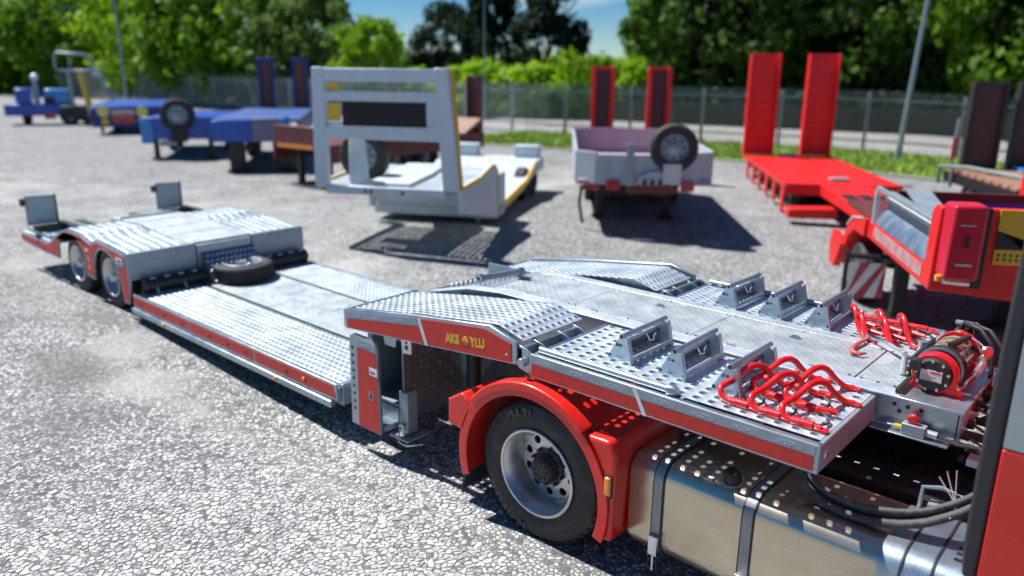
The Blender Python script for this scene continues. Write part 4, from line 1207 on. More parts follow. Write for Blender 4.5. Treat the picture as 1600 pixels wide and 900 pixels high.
# rope tensioner bar, cable pulley and hydraulic motor
b = MB().tube([(CX+.02, 4.80, CZ+.125), (CX+.07, 4.98, CZ+.135), (CX+.05, 5.04, CZ+.11)], .02, 10)
b.prism([(CX+.0, CZ+.10), (CX+.12, CZ+.07), (CX+.15, CZ+.0), (CX+.12, CZ+.04), (CX+.02, CZ+.09)], 'y', 4.74, 4.752)
b.prism([(CX+.0, CZ+.10), (CX+.12, CZ+.07), (CX+.15, CZ+.0), (CX+.12, CZ+.04), (CX+.02, CZ+.09)], 'y', 5.03, 5.042)
b.build('tension_bar', M['black'], wi, bevel=.002)
MB().cyl((CX+.075, 4.75, CZ+.075), (CX+.075, 5.04, CZ+.075), .011, None, 10).cyl((CX+.115, 4.75, CZ+.055), (CX+.115, 4.93, CZ+.055), .008, None, 8).build_each('tension_rod', M['chrome'], wi)
b = MB().cyl((CX+.17, 4.80, CZ-.01), (CX+.17, 4.97, CZ+.01), .022, None, 12).cyl((CX+.16, 4.95, CZ+.02), (CX+.16, 5.03, CZ+.03), .026, None, 12)
b.lathe([(.001, .012), (.03, .012), (.036, 0), (.03, -.012), (.001, -.012)], (CX+.175, 4.99, CZ+.07), (.6, -.8, .1), 20)
b.tube([(CX+.13, 4.60, CZ-.055), (CX+.145, 4.66, CZ-.055), (CX+.15, 4.72, CZ-.03), (CX+.17, 4.80, CZ-.01)], .007, 6)
b.tube([(CX+.05, 5.04, CZ+.13), (CX+.12, 5.02, CZ+.11), (CX+.175, 4.99, CZ+.08)], .004, 6)
b.build('control_linkage', M['chrome'], wi)
b = MB().cyl((CX, 5.16, CZ), (CX, 5.26, CZ), .075, None, 18).box(CX-.05, CX+.05, 5.2, 5.27, CZ+.03, CZ+.11)
b.build('motor', M['black'], wi, bevel=.006)
b = MB()
for k, dx in enumerate((-.02, .03)):
    b.tube([(CX+dx, 5.23, CZ+.10), (CX+dx+.02, 5.20, CZ+.16), (CX+dx+.12, 5.14, CZ+.155), (CX+dx+.20, 5.10, CZ+.08), (CX+dx+.22, 5.08, CZ-.08), (CX+dx+.24, 5.0, CZ-.3)], .013, 8)
b.build_each('motor_hose', M['black'], wi, smooth=60)
b = MB()
for dx in (-.02, .03): b.cyl((CX+dx-.03, 5.23, CZ+.145), (CX+dx+.04, 5.21, CZ+.155), .016, None, 8)
b.build_each('hose_fitting', M['chrome'], wi)
# rope end with hook lying on the tread plate
b = MB().tube([(-1.10, 4.93, 1.43), (-1.2, 5.02, 1.425), (-1.33, 5.14, 1.42), (-1.44, 5.24, 1.40)], .0085, 8)
b.cyl((-1.16, 4.985, 1.428), (-1.30, 5.115, 1.424), .016, None, 10)
b.lathe([(.018, -.007), (.032, -.007), (.032, .007), (.018, .007)], (-1.45, 5.25, 1.40), (.3, .3, .9), 16, closed=True)
b.build('rope_end', M['chrome'], wi)
hk = MB().tube([(-1.46, 5.24, 1.395), (-1.47, 5.16, 1.392), (-1.48, 5.05, 1.388), (-1.475, 4.97, 1.386), (-1.445, 4.905, 1.388), (-1.40, 4.90, 1.39), (-1.375, 4.94, 1.392)], [.012, .014, .015, .018, .017, .013, .006], 10)
hk.build('tow_hook', M['fadedred'], wi, smooth=60)

# ------------------------------------------------------------------ things on the trailer
def chock(x0, y0, label):
    t = thing('wheel_chock', (x0, y0, 1.342), 0, label, 'wheel chock', 'galvanised wheel chocks on the platform')
    # triangular cheeks
    for y in (0.0, .445):
        ck = MB().prism([(0, 0), (.195, 0), (.165, .145), (.135, .165), (.09, .16)], 'y', y, y+.007)
        ck.prism([(.195, 0), (.203, 0), (.165, .165), (.157, .165)], 'y', (y-.0 if y else -.03), (y+.037 if y else .007))
        c = ck.build('cheek', M['galv'], t, bevel=.001)
        b = MB()
        for px, pz in ((.02, .02), (.175, .02), (.10, .10)): b.lathe([(.001, .0015), (.009, .0015), (.009, 0)], (px, y if not y else y, pz), (0, -1, 0), 10)
        b.build_each('bolt_hole', M['blackpaint'], c)
    MB().cyl((.125, -.035, .172), (.125, .49, .172), .0165, None, 14).build('top_tube', M['galv'], t)
    MB().lathe([(.001, .0005), (.0125, .0005), (.0125, 0)], (.125, -.0355, .172), (0, -1, 0), 12).build('tube_bore', M['blackpaint'], t)
    MB().cyl((.075, .0, .10), (.075, .445, .10), .013, None, 10).build('middle_tube', M['galv'], t)
    MB().cyl((.185, .0, .022), (.185, .445, .022), .015, None, 12).build('foot_tube', M['galv'], t)
    MB().prism([(.0, 0), (.02, 0), (.062, .085), (.055, .088)], 'y', .008, .445).build('back_plate', M['galv'], t)
    MB().tube([(.10, .30, .10), (.12, .31, .06), (.12, .36, .05), (.11, .38, .075), (.10, .42, .08)], .006, 6).build('latch', M['chrome'], t)
    return t
c0 = chock(-2.615, 3.872, 'grey tubular chock on the near platform, farthest from the winch, beside the guide tube')
copy_tree(c0, (-2.24, 3.865, 1.342), .01, 'grey tubular wheel chock in the middle of three on the near platform')
copy_tree(c0, (-1.885, 3.86, 1.342), -.01, 'grey tubular wheel chock on the near platform right behind the red wheel stops')
copy_tree(c0, (-2.665, 5.40, 1.342), -.02, 'grey tubular wheel chock on the far platform, farthest from the winch')
copy_tree(c0, (-2.31, 5.395, 1.342), .0, 'grey tubular wheel chock in the middle of three on the far platform')
copy_tree(c0, (-1.955, 5.39, 1.342), .02, 'grey tubular wheel chock on the far platform next to the upright red wheel stops')

def wheel_stop(x, y, m, label):
    t = thing('wheel_stop', (x, y, 1.343), 0, label, 'wheel stop', 'red bent tube wheel stops at the front of the platform')
    def q(p): return (p[0], p[1]*m, .015+(p[2]-.015)*(.84 if m > 0 else 1.0))
    def sm(P, it=2):
        for _ in range(it):
            Q = [P[0]]
            for a, b in zip(P, P[1:]):
                Q += [tuple(a[i]*.75+b[i]*.25 for i in range(3)), tuple(a[i]*.25+b[i]*.75 for i in range(3))]
            P = Q+[P[-1]]
        return P
    P = [(0, 0, .016), (-.10, 0, .016), (-.195, .0, .018), (-.225, .02, .075), (-.215, .07, .085), (-.195, .16, .10), (-.165, .26, .165), (-.12, .33, .165), (-.075, .38, .07), (-.03, .42, .016), (.015, .445, .013)]
    MB().tube([q(p) for p in sm(P)], .0182, 10).build('bent_tube', M['redgloss'], t, smooth=60)
    for (px, py) in ((.0, 0), (.015, .445)):
        a, b = sorted((m*(py-.022), m*(py+.022)))
        MB().box(px-.03, px+.035, a, b, .004, .018).build('foot_tab', M['redgloss'], t, bevel=.003)
    MB().cyl(q((-.11, 0, .018)), q((-.04, 0, .018)), .025, None, 12).build('sleeve', M['redgloss'], t)
    MB().tube([q(p) for p in sm([(-.10, .03, .014), (-.04, .03, .014), (.0, .06, .016), (.0, .12, .02), (-.05, .16, .03)])], .007, 6).build('clamp_rod', M['bolt'], t, smooth=60)
    MB().cyl(q((-.10, .20, .035)), q((.0, .22, .03)), .017, None, 10).lathe([(.001, .01), (.02, .01), (.02, -.01), (.001, -.01)], q((-.08, .30, .09)), (1, 0, 0), 10).build('clamp_jaw', M['redgloss'], t)
    MB().lathe([(.012, -.02), (.024, -.02), (.024, .02), (.012, .02)], q((-.13, .0, .018)), (1, 0, 0), 10, closed=True).build('spring', M['redgloss'], t)
    return t
for i, (x, y, m, lab) in enumerate((
        (-1.555, 3.738, 1, 'red bent tube wheel stop at the near edge, closest to the grey chocks'),
        (-1.375, 3.735, 1, 'red bent tube wheel stop in the middle along the near edge'),
        (-1.200, 3.732, 1, 'red bent tube wheel stop at the near front corner of the platform'),
        (-1.465, 3.955, 1, 'red bent wheel stop in the inner near row, nearer the grey chocks'),
        (-1.275, 3.950, 1, 'red bent wheel stop in the inner near row, nearer the truck cab'),
        (-1.52, 5.82, -1, 'upright red wheel stop at the far edge, touching the last grey chock'),
        (-1.345, 5.82, -1, 'upright red wheel stop in the middle along the far edge'),
        (-1.200, 5.82, -1, 'upright red wheel stop at the far front corner of the platform'),
        (-1.42, 5.66, -1, 'upright red wheel stop in the inner far row, above the worn hook'),
        (-1.27, 5.66, -1, 'upright red wheel stop in the inner far row, next to the winch rollers'))):
    wheel_stop(x, y, m, lab)
# spare wheel lying on the low deck
sp = thing('spare_wheel', (-8.87, 4.86, .503), .4, 'black spare wheel lying flat on the low deck of the galvanised trailer', 'spare wheel')
sw = wheel(sp, 0, 0, 0, .372, .21, .226, -1, .10, False, nut=10, name='tyre', dark_hub=False, rimmat=M['steelgrey'])
sw.rotation_euler = (-pi/2, 0, 0)
sw.location = (0, 0, .212)

# guide flaps standing at the tail of the low loader
for y0 in (3.56, 5.43):
    f = MB().prism([(y0, .86), (y0+.40, .86), (y0+.39, 1.27), (y0+.01, 1.29)], 'x', -12.47, -12.44).build('guide_flap', M['steelgrey'], LL, bevel=.004)
    MB().prism([(y0+.03, .89), (y0+.37, .89), (y0+.36, 1.245), (y0+.04, 1.26)], 'x', -12.44, -12.432).build('flap_plate', M['mirrorgrey'], f)
    MB().box(-12.475, -12.43, y0+.40, y0+.415, .80, 1.28).box(-12.5, -12.40, y0-.05, y0, 1.15, 1.25).build_each('flap_hinge', M['blackpaint'], f)
    MB().box(-12.55, -11.9, y0+.42, y0+.52, .80, .87).box(-12.4, -12.25, y0+.05, y0+.5, .80, .86).build_each('flap_arm', M['blackpaint'], f)

# ------------------------------------------------------------------ the red truck
TR = thing('red_truck', (-.5, 4.77, 0), 0, 'red tractor truck with polished tank carrying the front of the galvanised trailer', 'truck')
TO = Vector((-.5, 4.77, 0))
def tb_(b, name, ma, par=TR, **k):
    b.v = [(p[0]+.5, p[1]-4.77, p[2]) for p in b.v]
    return b.build(name, ma, par, **k)
dw = wheel(TR, -2.95+.5, 3.587-4.77, .498, .498, .30, .297, -1, .16, True, nut=10, name='drive_wheel')
ring_text(dw, 'MICHELIN', .405, -1.80, .115, -.006, 0, -1, .075, M['bolt'])
ring_text(dw, 'MULTI', .405, 2.15, .12, -.006, 0, -1, .070, M['bolt'])
wheel(TR, -2.95+.5, 5.93-4.77, .498, .498, .30, .297, 1, .16, True, nut=10, name='drive_wheel')
tb_(MB().cyl((-2.95, 3.7, .498), (-2.95, 5.85, .498), .10).lathe([(.001, -.2), (.22, -.16), (.26, 0), (.22, .16), (.001, .2)], (-2.95, 4.77, .5), (0, 1, 0), 20), 'drive_axle', M['blackpaint'])
# mudguard
def arc(r, a0, a1, n=18): return [(-2.95+r*cos(radians(a0+(a1-a0)*i/n)), .498+r*sin(radians(a0+(a1-a0)*i/n))) for i in range(n+1)]
for (ya, yb, nm) in ((3.515, 4.30, 'mudguard'), (5.24, 6.03, 'mudguard')):
    o_, i_ = arc(.632, -18, 197), arc(.612, -18, 197)
    tb_(MB().prism(o_+i_[::-1], 'y', ya, yb), nm, M['fender'], smooth=30)
lip = MB(); o_, i_ = arc(.640, -20, 198, 30), arc(.568, -20, 198, 30)
lip.prism(o_+i_[::-1], 'y', 3.500, 3.516)
ml = tb_(lip, 'mudguard_lip', M['fender'], smooth=30, bevel=.005)
lip = MB(); o_, i_ = arc(.668, 48, 142, 20), arc(.610, 48, 142, 20)
lip.prism(o_+i_[::-1], 'y', 3.490, 3.60)
tb_(lip, 'mudguard_crown', M['fender'], smooth=30, bevel=.012)
b = MB()
b.prism([(-2.52, .96), (-2.45, .84), (-2.39, .68), (-2.355, .50), (-2.36, .29), (-2.29, .30), (-2.275, .88), (-2.33, .97)], 'y', 3.52, 4.26)
tb_(b, 'mudguard_front', M['fender'], bevel=.025, seg=3)
tb_(MB().prism([(-2.45, .955), (-2.32, .955), (-2.32, .97), (-2.46, .985)], 'y', 3.60, 4.26), 'step_tread', M['fender'], bevel=.005)
b = MB().box(-2.345, -2.30, 3.497, 3.525, .62, .745)
ol = tb_(b, 'side_marker', M['amber'], bevel=.012, seg=3)
tb_(MB().box(-2.352, -2.293, 3.510, 3.525, .61, .755), 'marker_base', M['black'], ol)
b = MB().prism([(-3.70, .66), (-3.68, .86), (-3.56, .93), (-3.46, .86), (-3.55, .64)], 'y', 3.50, 3.86)
tl = tb_(b, 'tail_lamp_box', M['fender'], bevel=.015)
tb_(MB().box(-3.715, -3.69, 3.52, 3.84, .69, .84), 'tail_lens', M['redlens'], tl, bevel=.008)
tb_(MB().prism([(-3.60, .36), (-3.585, .36), (-3.66, .09), (-3.68, .09)], 'y', 3.60, 4.0), 'mud_flap', M['black'])
# chassis
tb_(MB().box(-3.9, .9, 4.32, 4.40, .58, .86), 'chassis_rail', M['blackpaint'], bevel=.005)
tb_(MB().box(-3.9, .9, 5.14, 5.22, .58, .86), 'chassis_rail', M['blackpaint'], bevel=.005)
b = MB()
for i in range(9):
    for j in range(7):
        if (i*7+j*3) % 4 == 0: continue
b = perf(MB(), -1.6, -.42, 4.42, 5.12, lambda x: .70, 10, 6, .34, .34, .0, .01)
tb_(b, 'catwalk_plate', M['blackpaint'])
b = MB()
for x in (-3.7, -2.2, -1.65, -.38): b.box(x-.05, x+.05, 4.40, 5.14, .62, .82)
tb_(b, 'cross_members', M['blackpaint'])
tb_(MB().lathe([(.02, .03), (.45, .03), (.46, 0), (.40, -.06), (.02, -.06)], (-2.75, 4.77, 1.00), (0, 0, 1), 32), 'fifth_wheel', M['blackpaint'])
tb_(MB().box(-3.1, -2.4, 4.42, 5.12, .84, .93), 'fifth_wheel_base', M['blackpaint'])
# fuel tank: rounded box lying along the chassis
def rrect(y0, y1, z0, z1, r, n=6):
    P = []
    for (cy, cz, a0) in ((y1-r, z1-r, 0), (y0+r, z1-r, 90), (y0+r, z0+r, 180), (y1-r, z0+r, 270)):
        P += [(cy+r*cos(radians(a0+90*i/n)), cz+r*sin(radians(a0+90*i/n))) for i in range(n+1)]
    return P
TY0, TY1, TZ0, TZ1 = 3.66, 4.28, .24, .865
def tankbody(x0, x1, g=0):
    b = MB()
    secs = [(x0, .025), (x0+.008, .008), (x0+.03, 0), (x1-.03, 0), (x1-.008, .008), (x1, .025)]
    vs = []
    for x, d in secs: vs += [(x, y, z) for y, z in rrect(TY0+d-g, TY1-d+g, TZ0+d-g, TZ1-d+g, .115)]
    n = len(vs)//len(secs)
    fs = [tuple(range(n)), tuple(range((len(secs)-1)*n+n-1, (len(secs)-1)*n-1, -1))]
    for i in range(len(secs)-1): fs += [(i*n+j, (i+1)*n+j, (i+1)*n+(j+1) % n, i*n+(j+1) % n) for j in range(n)]
    return b.add(vs, fs)
ft = tb_(tankbody(-2.275, -.18), 'fuel_tank', M['tank'], smooth=40)
def ringband(x0, x1, g, t):
    P0, P1 = rrect(TY0-g, TY1+g, TZ0-g, TZ1+g, .115+g), rrect(TY0-g-t, TY1+g+t, TZ0-g-t, TZ1+g+t, .115+g+t)
    n = len(P0); b = MB()
    vs = [(x0, *p) for p in P0]+[(x0, *p) for p in P1]+[(x1, *p) for p in P0]+[(x1, *p) for p in P1]
    fs = []
    for j in range(n):
        k = (j+1) % n
        fs += [(j, k, n+k, n+j), (2*n+k, 2*n+j, 3*n+j, 3*n+k), (n+j, n+k, 3*n+k, 3*n+j), (k, j, 2*n+j, 2*n+k)]
    return b.add(vs, fs)
for x in (-2.06, -1.50):
    s = tb_(ringband(x-.028, x+.028, .004, .005), 'tank_strap', M['strap'], smooth=40)
    tb_(ringband(x-.036, x-.029, .001, .007), 'strap_rubber', M['black'], s, smooth=40)
    tb_(ringband(x+.029, x+.036, .001, .007), 'strap_rubber', M['black'], s, smooth=40)
    tb_(MB().box(x-.03, x+.03, TY0-.035, TY0-.008, .27, .40).cyl((x, TY0-.02, .16), (x, TY0-.02, .30), .008), 'strap_buckle', M['chrome'], s, bevel=.003)
    tb_(MB().tube([(x-.03, TY0-.03, .30), (x-.03, TY0-.02, .18), (x+.03, TY0-.02, .18), (x+.03, TY0-.03, .30)], .005, 6), 'strap_hook', M['black'], s)
cap = tb_(MB().lathe([(.001, .075), (.03, .072), (.046, .055), (.052, .03), (.052, .0), (.058, -.005), (.058, -.03)], (-1.66, 3.78, .872), (0, -.35, 1), 24), 'filler_cap', M['black'])
tb_(MB().lathe([(.053, .006), (.0615, .006), (.0615, -.03), (.053, -.03)], (-1.66, 3.78, .872), (0, -.35, 1), 24, closed=True), 'filler_neck', M['chrome'], cap)
tb_(MB().box(-1.55, -1.47, 3.90, 3.95, .866, .871), 'tank_sticker', M['label'], ft)
tb_(MB().box(-1.80, -1.75, 3.70, 3.74, .86, .8665), 'tank_sticker', M['label'], ft)
# urea tank with aluminium step cover nearest the cab
P0 = [p for p in rrect(TY0-.004, TY1+.004, TZ0-.004, TZ1+.004, .119) if p[1] > .60]
P0 = [(TY1+.004, .58)]+P0+[(TY0-.004, .56)] if P0[0][0] > P0[-1][0] else [(TY0-.004, .56)]+P0+[(TY1+.004, .58)]
P1 = [(3.97+(y-3.97)*.985, .5+(z-.5)*.985) for y, z in P0]
st = tb_(MB().prism(P0+P1[::-1], 'x', -.835, -.18), 'step_cover', M['galv'], smooth=40)
b = MB()
for i in range(9): b.box(-.53, -.47, TY0-.012, TY0-.004, .30+i*.06, .325+i*.06)
for i in range(8): b.box(-.54, -.46, 3.80+i*.06, 3.825+i*.06, .866, .8745)
tb_(b, 'grip_slots', M['blackpaint'], st)
for dx in (0, .13):
    tb_(ringband(-.735+dx, -.725+dx, .006, .006), 'cover_rubber', M['black'], st, smooth=40)
br = tb_(MB().tube([(-.80, 4.22, .86), (-.80, 4.24, .97), (-.72, 4.26, .985), (-.66, 4.28, .97), (-.66, 4.30, .86)], .012, 6).box(-.76, -.70, 4.20, 4.27, .87, .90), 'cover_latch', M['steelgrey'])
# black suspension and air hoses
hp = [(-1.30, 4.10, 1.18), (-1.345, 3.98, 1.10), (-1.33, 3.90, .99), (-1.25, 3.86, .91), (-1.10, 3.83, .885), (-.92, 3.82, .90), (-.74, 3.86, .94), (-.60, 3.92, 1.02), (-.50, 3.99, 1.10), (-.42, 4.06, 1.15)]
def smooth3(P, it=2):
    for _ in range(it):
        Q = [P[0]]
        for a, b in zip(P, P[1:]): Q += [tuple(a[i]*.75+b[i]*.25 for i in range(3)), tuple(a[i]*.25+b[i]*.75 for i in range(3))]
        P = Q+[P[-1]]
    return P
M['hose'] = mat('dusty_hose', (.03, .03, .032), (.10, .10, .10), 30, .6, .75)
for k, (dy, dz) in enumerate(((0, 0), (.055, .02), (.03, .055))):
    tb_(MB().tube(smooth3([(x, y+dy, z+dz) for x, y, z in hp]), .023 if k < 2 else .018, 10), 'air_hose', M['hose'], smooth=60)
b = MB().tube([(-.60, 3.90, 1.02), (-.585, 3.98, 1.09), (-.60, 4.02, 1.06), (-.615, 3.94, .99), (-.60, 3.90, 1.02)], .004, 5)
for dx, dz in ((-.06, .14), (-.02, .16), (-.09, .10)): b.tube([(-.60, 3.96, 1.08), (-.60+dx, 3.98, 1.08+dz)], .002, 4)
tb_(b, 'cable_tie', M['white'])
b = MB()
b.box(-1.32, -1.22, 4.05, 4.16, 1.10, 1.18)
tb_(b, 'hose_bracket', M['blackpaint'])
for i in range(14):
    tb_(MB().box(-.405, -.40, 3.72+i*.045, 3.74+i*.045, 1.02, 1.10), 'grille_slat', M['black'])
tb_(MB().box(-.40, -.37, 3.60, 4.40, .90, 1.14), 'grille_panel', M['navy'])
# air horns, cylinder and lamp behind the cab
tb_(MB().cyl((-.48, 4.72, 1.10), (-.40, 4.72, 1.22), .07, .06, 16), 'air_canister', M['rim'])
tb_(MB().box(-.66, -.52, 4.46, 4.62, 1.06, 1.10), 'bracket_plate', M['trim'])
tb_(MB().tube([(-.66, 4.36, 1.20), (-.56, 4.42, 1.17), (-.50, 4.36, 1.10), (-.46, 4.42, 1.02), (-.50, 4.46, 1.02)], .016, 8), 'suzi_coil', M['black'], smooth=60)
tb_(MB().box(-.56, -.50, 4.36, 4.42, 1.12, 1.16), 'red_connector', M['fadedred'])
# cab
cbx = MB().prism([(-.30, .75), (1.7, .75), (1.85, 1.2), (1.80, 2.2), (1.55, 3.0), (1.2, 3.45), (-.30, 3.55)], 'y', 3.60, 5.95)
cab = tb_(cbx, 'cab_body', M['cabred'], bevel=.05, seg=3)
tb_(MB().prism([(-.405, .80), (-.30, .80), (1.2, .80), (1.2, 1.60), (-.405, 1.60)], 'y', 3.535, 3.60), 'cab_side_panel', M['cabred'], bevel=.006)
tb_(MB().prism([(-.405, 1.606), (1.2, 1.606), (1.2, 3.4), (-.405, 3.5)], 'y', 3.535, 3.60), 'cab_upper_panel', M['cabsilver'], bevel=.006)
fa = MB()
zz = [.94, .97, 1.1, 1.5, 2.0, 2.5, 3.0, 3.5]
xx = [-.44, -.465, -.478, -.482, -.478, -.470, -.462, -.455]
fa.prism(list(zip(xx, zz))+[(-.41, 3.5), (-.41, .94)], 'y', 3.54, 3.66)
tb_(fa, 'side_fairing', M['fairing'], bevel=.018, seg=3)
fa = MB().prism(list(zip(xx, zz))+[(-.41, 3.5), (-.41, .94)], 'y', 5.88, 6.0)
tb_(fa, 'side_fairing', M['fairing'], bevel=.018, seg=3)
wheel(TR, .9+.5, 3.60-4.77, .498, .498, .30, .297, -1, .03, False, nut=10, name='steer_wheel')
wheel(TR, .9+.5, 5.93-4.77, .498, .498, .30, .297, 1, .03, False, nut=10, name='steer_wheel')

# ------------------------------------------------------------------ trailers across the yard
def far_wheel(parent, x, y, z, R, W, ax='y', nm='wheel'):
    d = (0, -1, 0) if ax == 'y' else (-1, 0, 0)
    t = MB().lathe([(R*.6, -W), (R*.92, -W), (R, -W+.04), (R, -.04), (R*.92, 0), (R*.62, 0), (R*.58, -.03), (R*.55, -W+.02)], ax=d, n=32, closed=True).build(nm, M['rubber'], parent, loc=(x, y, z))
    rm = MB().lathe([(R*.60, -.005), (R*.60, -.02), (R*.52, -.05), (R*.50, -.09), (R*.28, -.08), (R*.26, -.03), (R*.12, .0), (.001, .0)], ax=d, n=28)
    for k in range(8):
        a = 2*pi*k/8; c, s = R*.4*cos(a), R*.4*sin(a)
        p = (c, 0, s) if ax == 'y' else (0, c, s)
        rm.lathe([(.001, -.083), (R*.06, -.083)], p, d, 8, m=1)
    rm.build('rim', [M['steelgrey'], M['black']], t, smooth=40)
    return t

# --- pale grey low loader with a tall headboard
WT = thing('headboard_trailer', (-10.99, 7.44, G(-11)), radians(27.7), 'pale grey low loader with a tall open headboard frame and yellow edges', 'trailer')
hb = MB()
W_, w2 = M['whitetrailer'], 2.5
def post(x0, x1, x2, x3): return [(x0, 1.0), (x1, 1.0), (x3, 2.9), (x2, 2.9)]
MB().prism([(0, 1.0), (.24, 1.0), (.26, 2.9), (.05, 2.9)], 'y', 0, .12).build('headboard_post', W_, WT, bevel=.01)
rp = MB().prism([(2.24, 1.0), (2.5, 1.0), (2.34, 2.9), (2.12, 2.9)], 'y', 0, .12).build('headboard_post', W_, WT, bevel=.01)
for z0, z1_, x0, x1 in ((2.68, 2.885, .26, 2.13), (2.38, 2.53, .25, 2.16), (1.78, 1.98, .245, 2.2)):
    MB().box(x0, x1, .004, .10, z0, z1_).build('headboard_rail', W_, WT, bevel=.008)
MB().box(.53, 1.97, .05, .07, 1.985, 2.375).build('black_screen', M['blacktarp'], WT)
MB().box(1.97, 2.16, .045, .075, 1.985, 2.375).build('screen_panel', W_, WT)
MB().prism([(2.44, 1.05), (2.515, 1.05), (2.375, 2.88), (2.31, 2.88)], 'y', .122, .22).build('yellow_edge', M['yellow'], rp)
MB().box(.28, .50, .05, .06, 2.06, 2.34).build('yellow_plate', M['yellow'], WT)
MB().box(.28, .48, .05, .06, 2.55, 2.66).build('yellow_plate', M['yellow'], WT)
MB().box(.255, .55, .055, .065, 1.99, 2.05).build('white_strip', M['white'], WT)
zd = [(0, 1.02), (1.2, 1.06), (2.0, 1.15), (2.3, 1.10), (2.5, .55), (3.4, .40), (5.2, .55), (6.0, .80), (8.4, .82)]
nose = MB().box(.20, 2.24, .0, .10, .88, 1.02).build('front_beam', W_, WT, bevel=.01)
b = MB()
for x in (.9, 1.0, 1.55): b.lathe([(.001, .004), (.03, .004), (.03, 0)], (x, -.0, .94), (0, -1, 0), 10)
b.build_each('pin_hole', M['blackpaint'], nose)
zf_ = bz(zd)
for x0, x1 in ((.05, .86), (1.64, 2.45)):
    p = perf(MB(), x0, x1, .11, 2.15, lambda x: 0, 8, 18, .64, .60, .0, .01)
    p.v = [(q[0], q[1], q[2]+zf_(q[1])) for q in p.v]
    p.build('perforated_deck', M['whitedeck'], WT, smooth=40)
MB().prism([(.11, 1.08), (1.2, 1.12), (2.0, 1.19), (2.35, 1.15), (2.55, .60), (2.5, .50), (1.9, .95), (.11, .98)], 'x', .87, 1.63).build('centre_deck', M['whitedeck'], WT, bevel=.006)
prof_ = [(.12, 1.06), (1.2, 1.10), (1.95, 1.22), (2.15, 1.20), (2.36, 1.06), (2.40, .40), (2.30, .20), (1.2, .42), (.14, .62)]
for x0, x1 in ((-.02, .04), (2.46, 2.52)):
    s = MB().prism(prof_ if x0 > 1 else prof_[:5]+[(2.30, .28), (2.16, .30), (2.10, .92), (1.0, .92), (.12, .95)], 'x', x0, x1).build('side_plate', W_, WT, bevel=.004)
    e = [(y, z+.004) for y, z in prof_[:6]]
    band = e+[(y-(.045 if i > 2 else 0), z-(.06 if i <= 3 else .02)) for i, (y, z) in reversed(list(enumerate(e)))]
    MB().prism(band, 'x', x1-.01, x1+.012).build('yellow_edge', M['yellow'], s)
MB().box(-.05, 2.45, 2.45, 3.2, .12, .95).build('neck_box', W_, WT, bevel=.02)
b = MB()
for x in (.25, 2.05): b.box(x-.04, x+.04, 2.6, 2.7, 0, .2)
b.build_each('support_foot', M['steelgrey'], WT)
MB().prism([(2.42, .32), (3.4, .36), (5.2, .52), (6.0, .80), (7.2, .82), (7.2, .55), (6.0, .5), (5.0, .30), (3.2, .15), (2.42, .15)], 'x', .03, 2.40).build('low_deck', M['whitedeck'], WT, bevel=.01)
MB().prism([(2.42, .34), (3.4, .385), (5.2, .54), (6.0, .82), (6.0, .70), (5.2, .42), (3.4, .22), (2.42, .18)], 'x', 2.41, 2.45).build('yellow_side', M['yellow'], WT)
MB().box(.2, .75, 6.9, 7.3, .83, 1.10).build('end_flap', W_, WT, bevel=.01)
MB().box(1.7, 2.3, 6.9, 7.3, .83, 1.10).build('end_flap', W_, WT, bevel=.01)
for y in (5.6, 6.4):
    far_wheel(WT, .30, y, .38, .36, .25, 'x'); w_ = far_wheel(WT, 2.1, y, .38, .36, .25, 'x')
sw_ = far_wheel(WT, .52, .75, 1.42, .44, .26, 'y', 'spare_tyre')
MB().prism([(.52, .88), (.86, .88), (.80, 1.72), (.74, 1.84), (.60, 1.84), (.54, 1.72)], 'y', .20, .32).build('spare_holder', W_, WT, bevel=.02)

# --- grey tipper trailer with spare wheel
TT = thing('tipper_trailer', (-9.16, 13.04, .17), radians(38), 'grey drop-side trailer with a spare wheel on its nose and two maroon ramps behind', 'trailer')
gb = M['greybody']
def wallp(p0, p1, z0, z1, t, name, ma):
    p0, p1 = Vector((*p0, 0)), Vector((*p1, 0)); d = (p1-p0).normalized(); n = Vector((-d.y, d.x, 0))*t
    b = MB(); vs = [p0, p1, p1+n, p0+n]
    b.add([(v.x, v.y, z0) for v in vs]+[(v.x, v.y, z1) for v in vs], [(3, 2, 1, 0), (4, 5, 6, 7), (0, 1, 5, 4), (1, 2, 6, 5), (2, 3, 7, 6), (3, 0, 4, 7)])
    return b.build(name, ma, TT, bevel=.008)
fY = -1.7
ZB, ZT = .92, 1.46
fw_ = wallp((-.18, fY), (1.52, fY), ZB, ZT, .05, 'front_wall', gb)
wallp((-.56, fY+.32), (-.19, fY+.01), ZB, ZT+.04, .05, 'corner_wall', gb)
wallp((1.53, fY+.01), (1.98, fY+.32), ZB, ZT+.04, .05, 'corner_wall', M['mirrorgrey'] if False else gb)
wallp((-.56, fY+5.2), (-.56, fY+.34), ZB, ZT+.05, .05, 'side_wall', gb)
wallp((1.98, fY+.34), (1.98, fY+5.2), ZB, ZT+.05, .05, 'side_wall', gb)
MB().box(-.50, 1.92, fY+.1, fY+5.2, ZB-.02, ZB+.06).build('floor', M['mauve'], TT)
MB().box(-.52, 1.94, fY+5.2, fY+5.26, ZB, ZT+.10).build('rear_wall', M['mauve'], TT)
b = MB()
for x in (.06, .34): b.box(x-.02, x+.02, fY-.03, fY, ZB, ZT)
b.build_each('wall_rib', gb, fw_)
MB().box(.36, .50, fY-.06, fY-.004, ZB-.02, ZT+.20).build('wall_stake', M['steelgrey'], TT, bevel=.008)
MB().prism([(.55, ZB+.03), (1.25, ZB+.03), (1.2, ZB+.16), (1.0, ZB+.24), (.8, ZB+.24), (.6, ZB+.16)], 'y', fY-.10, fY-.004).build('wheel_arch_plate', M['greybody'], TT)
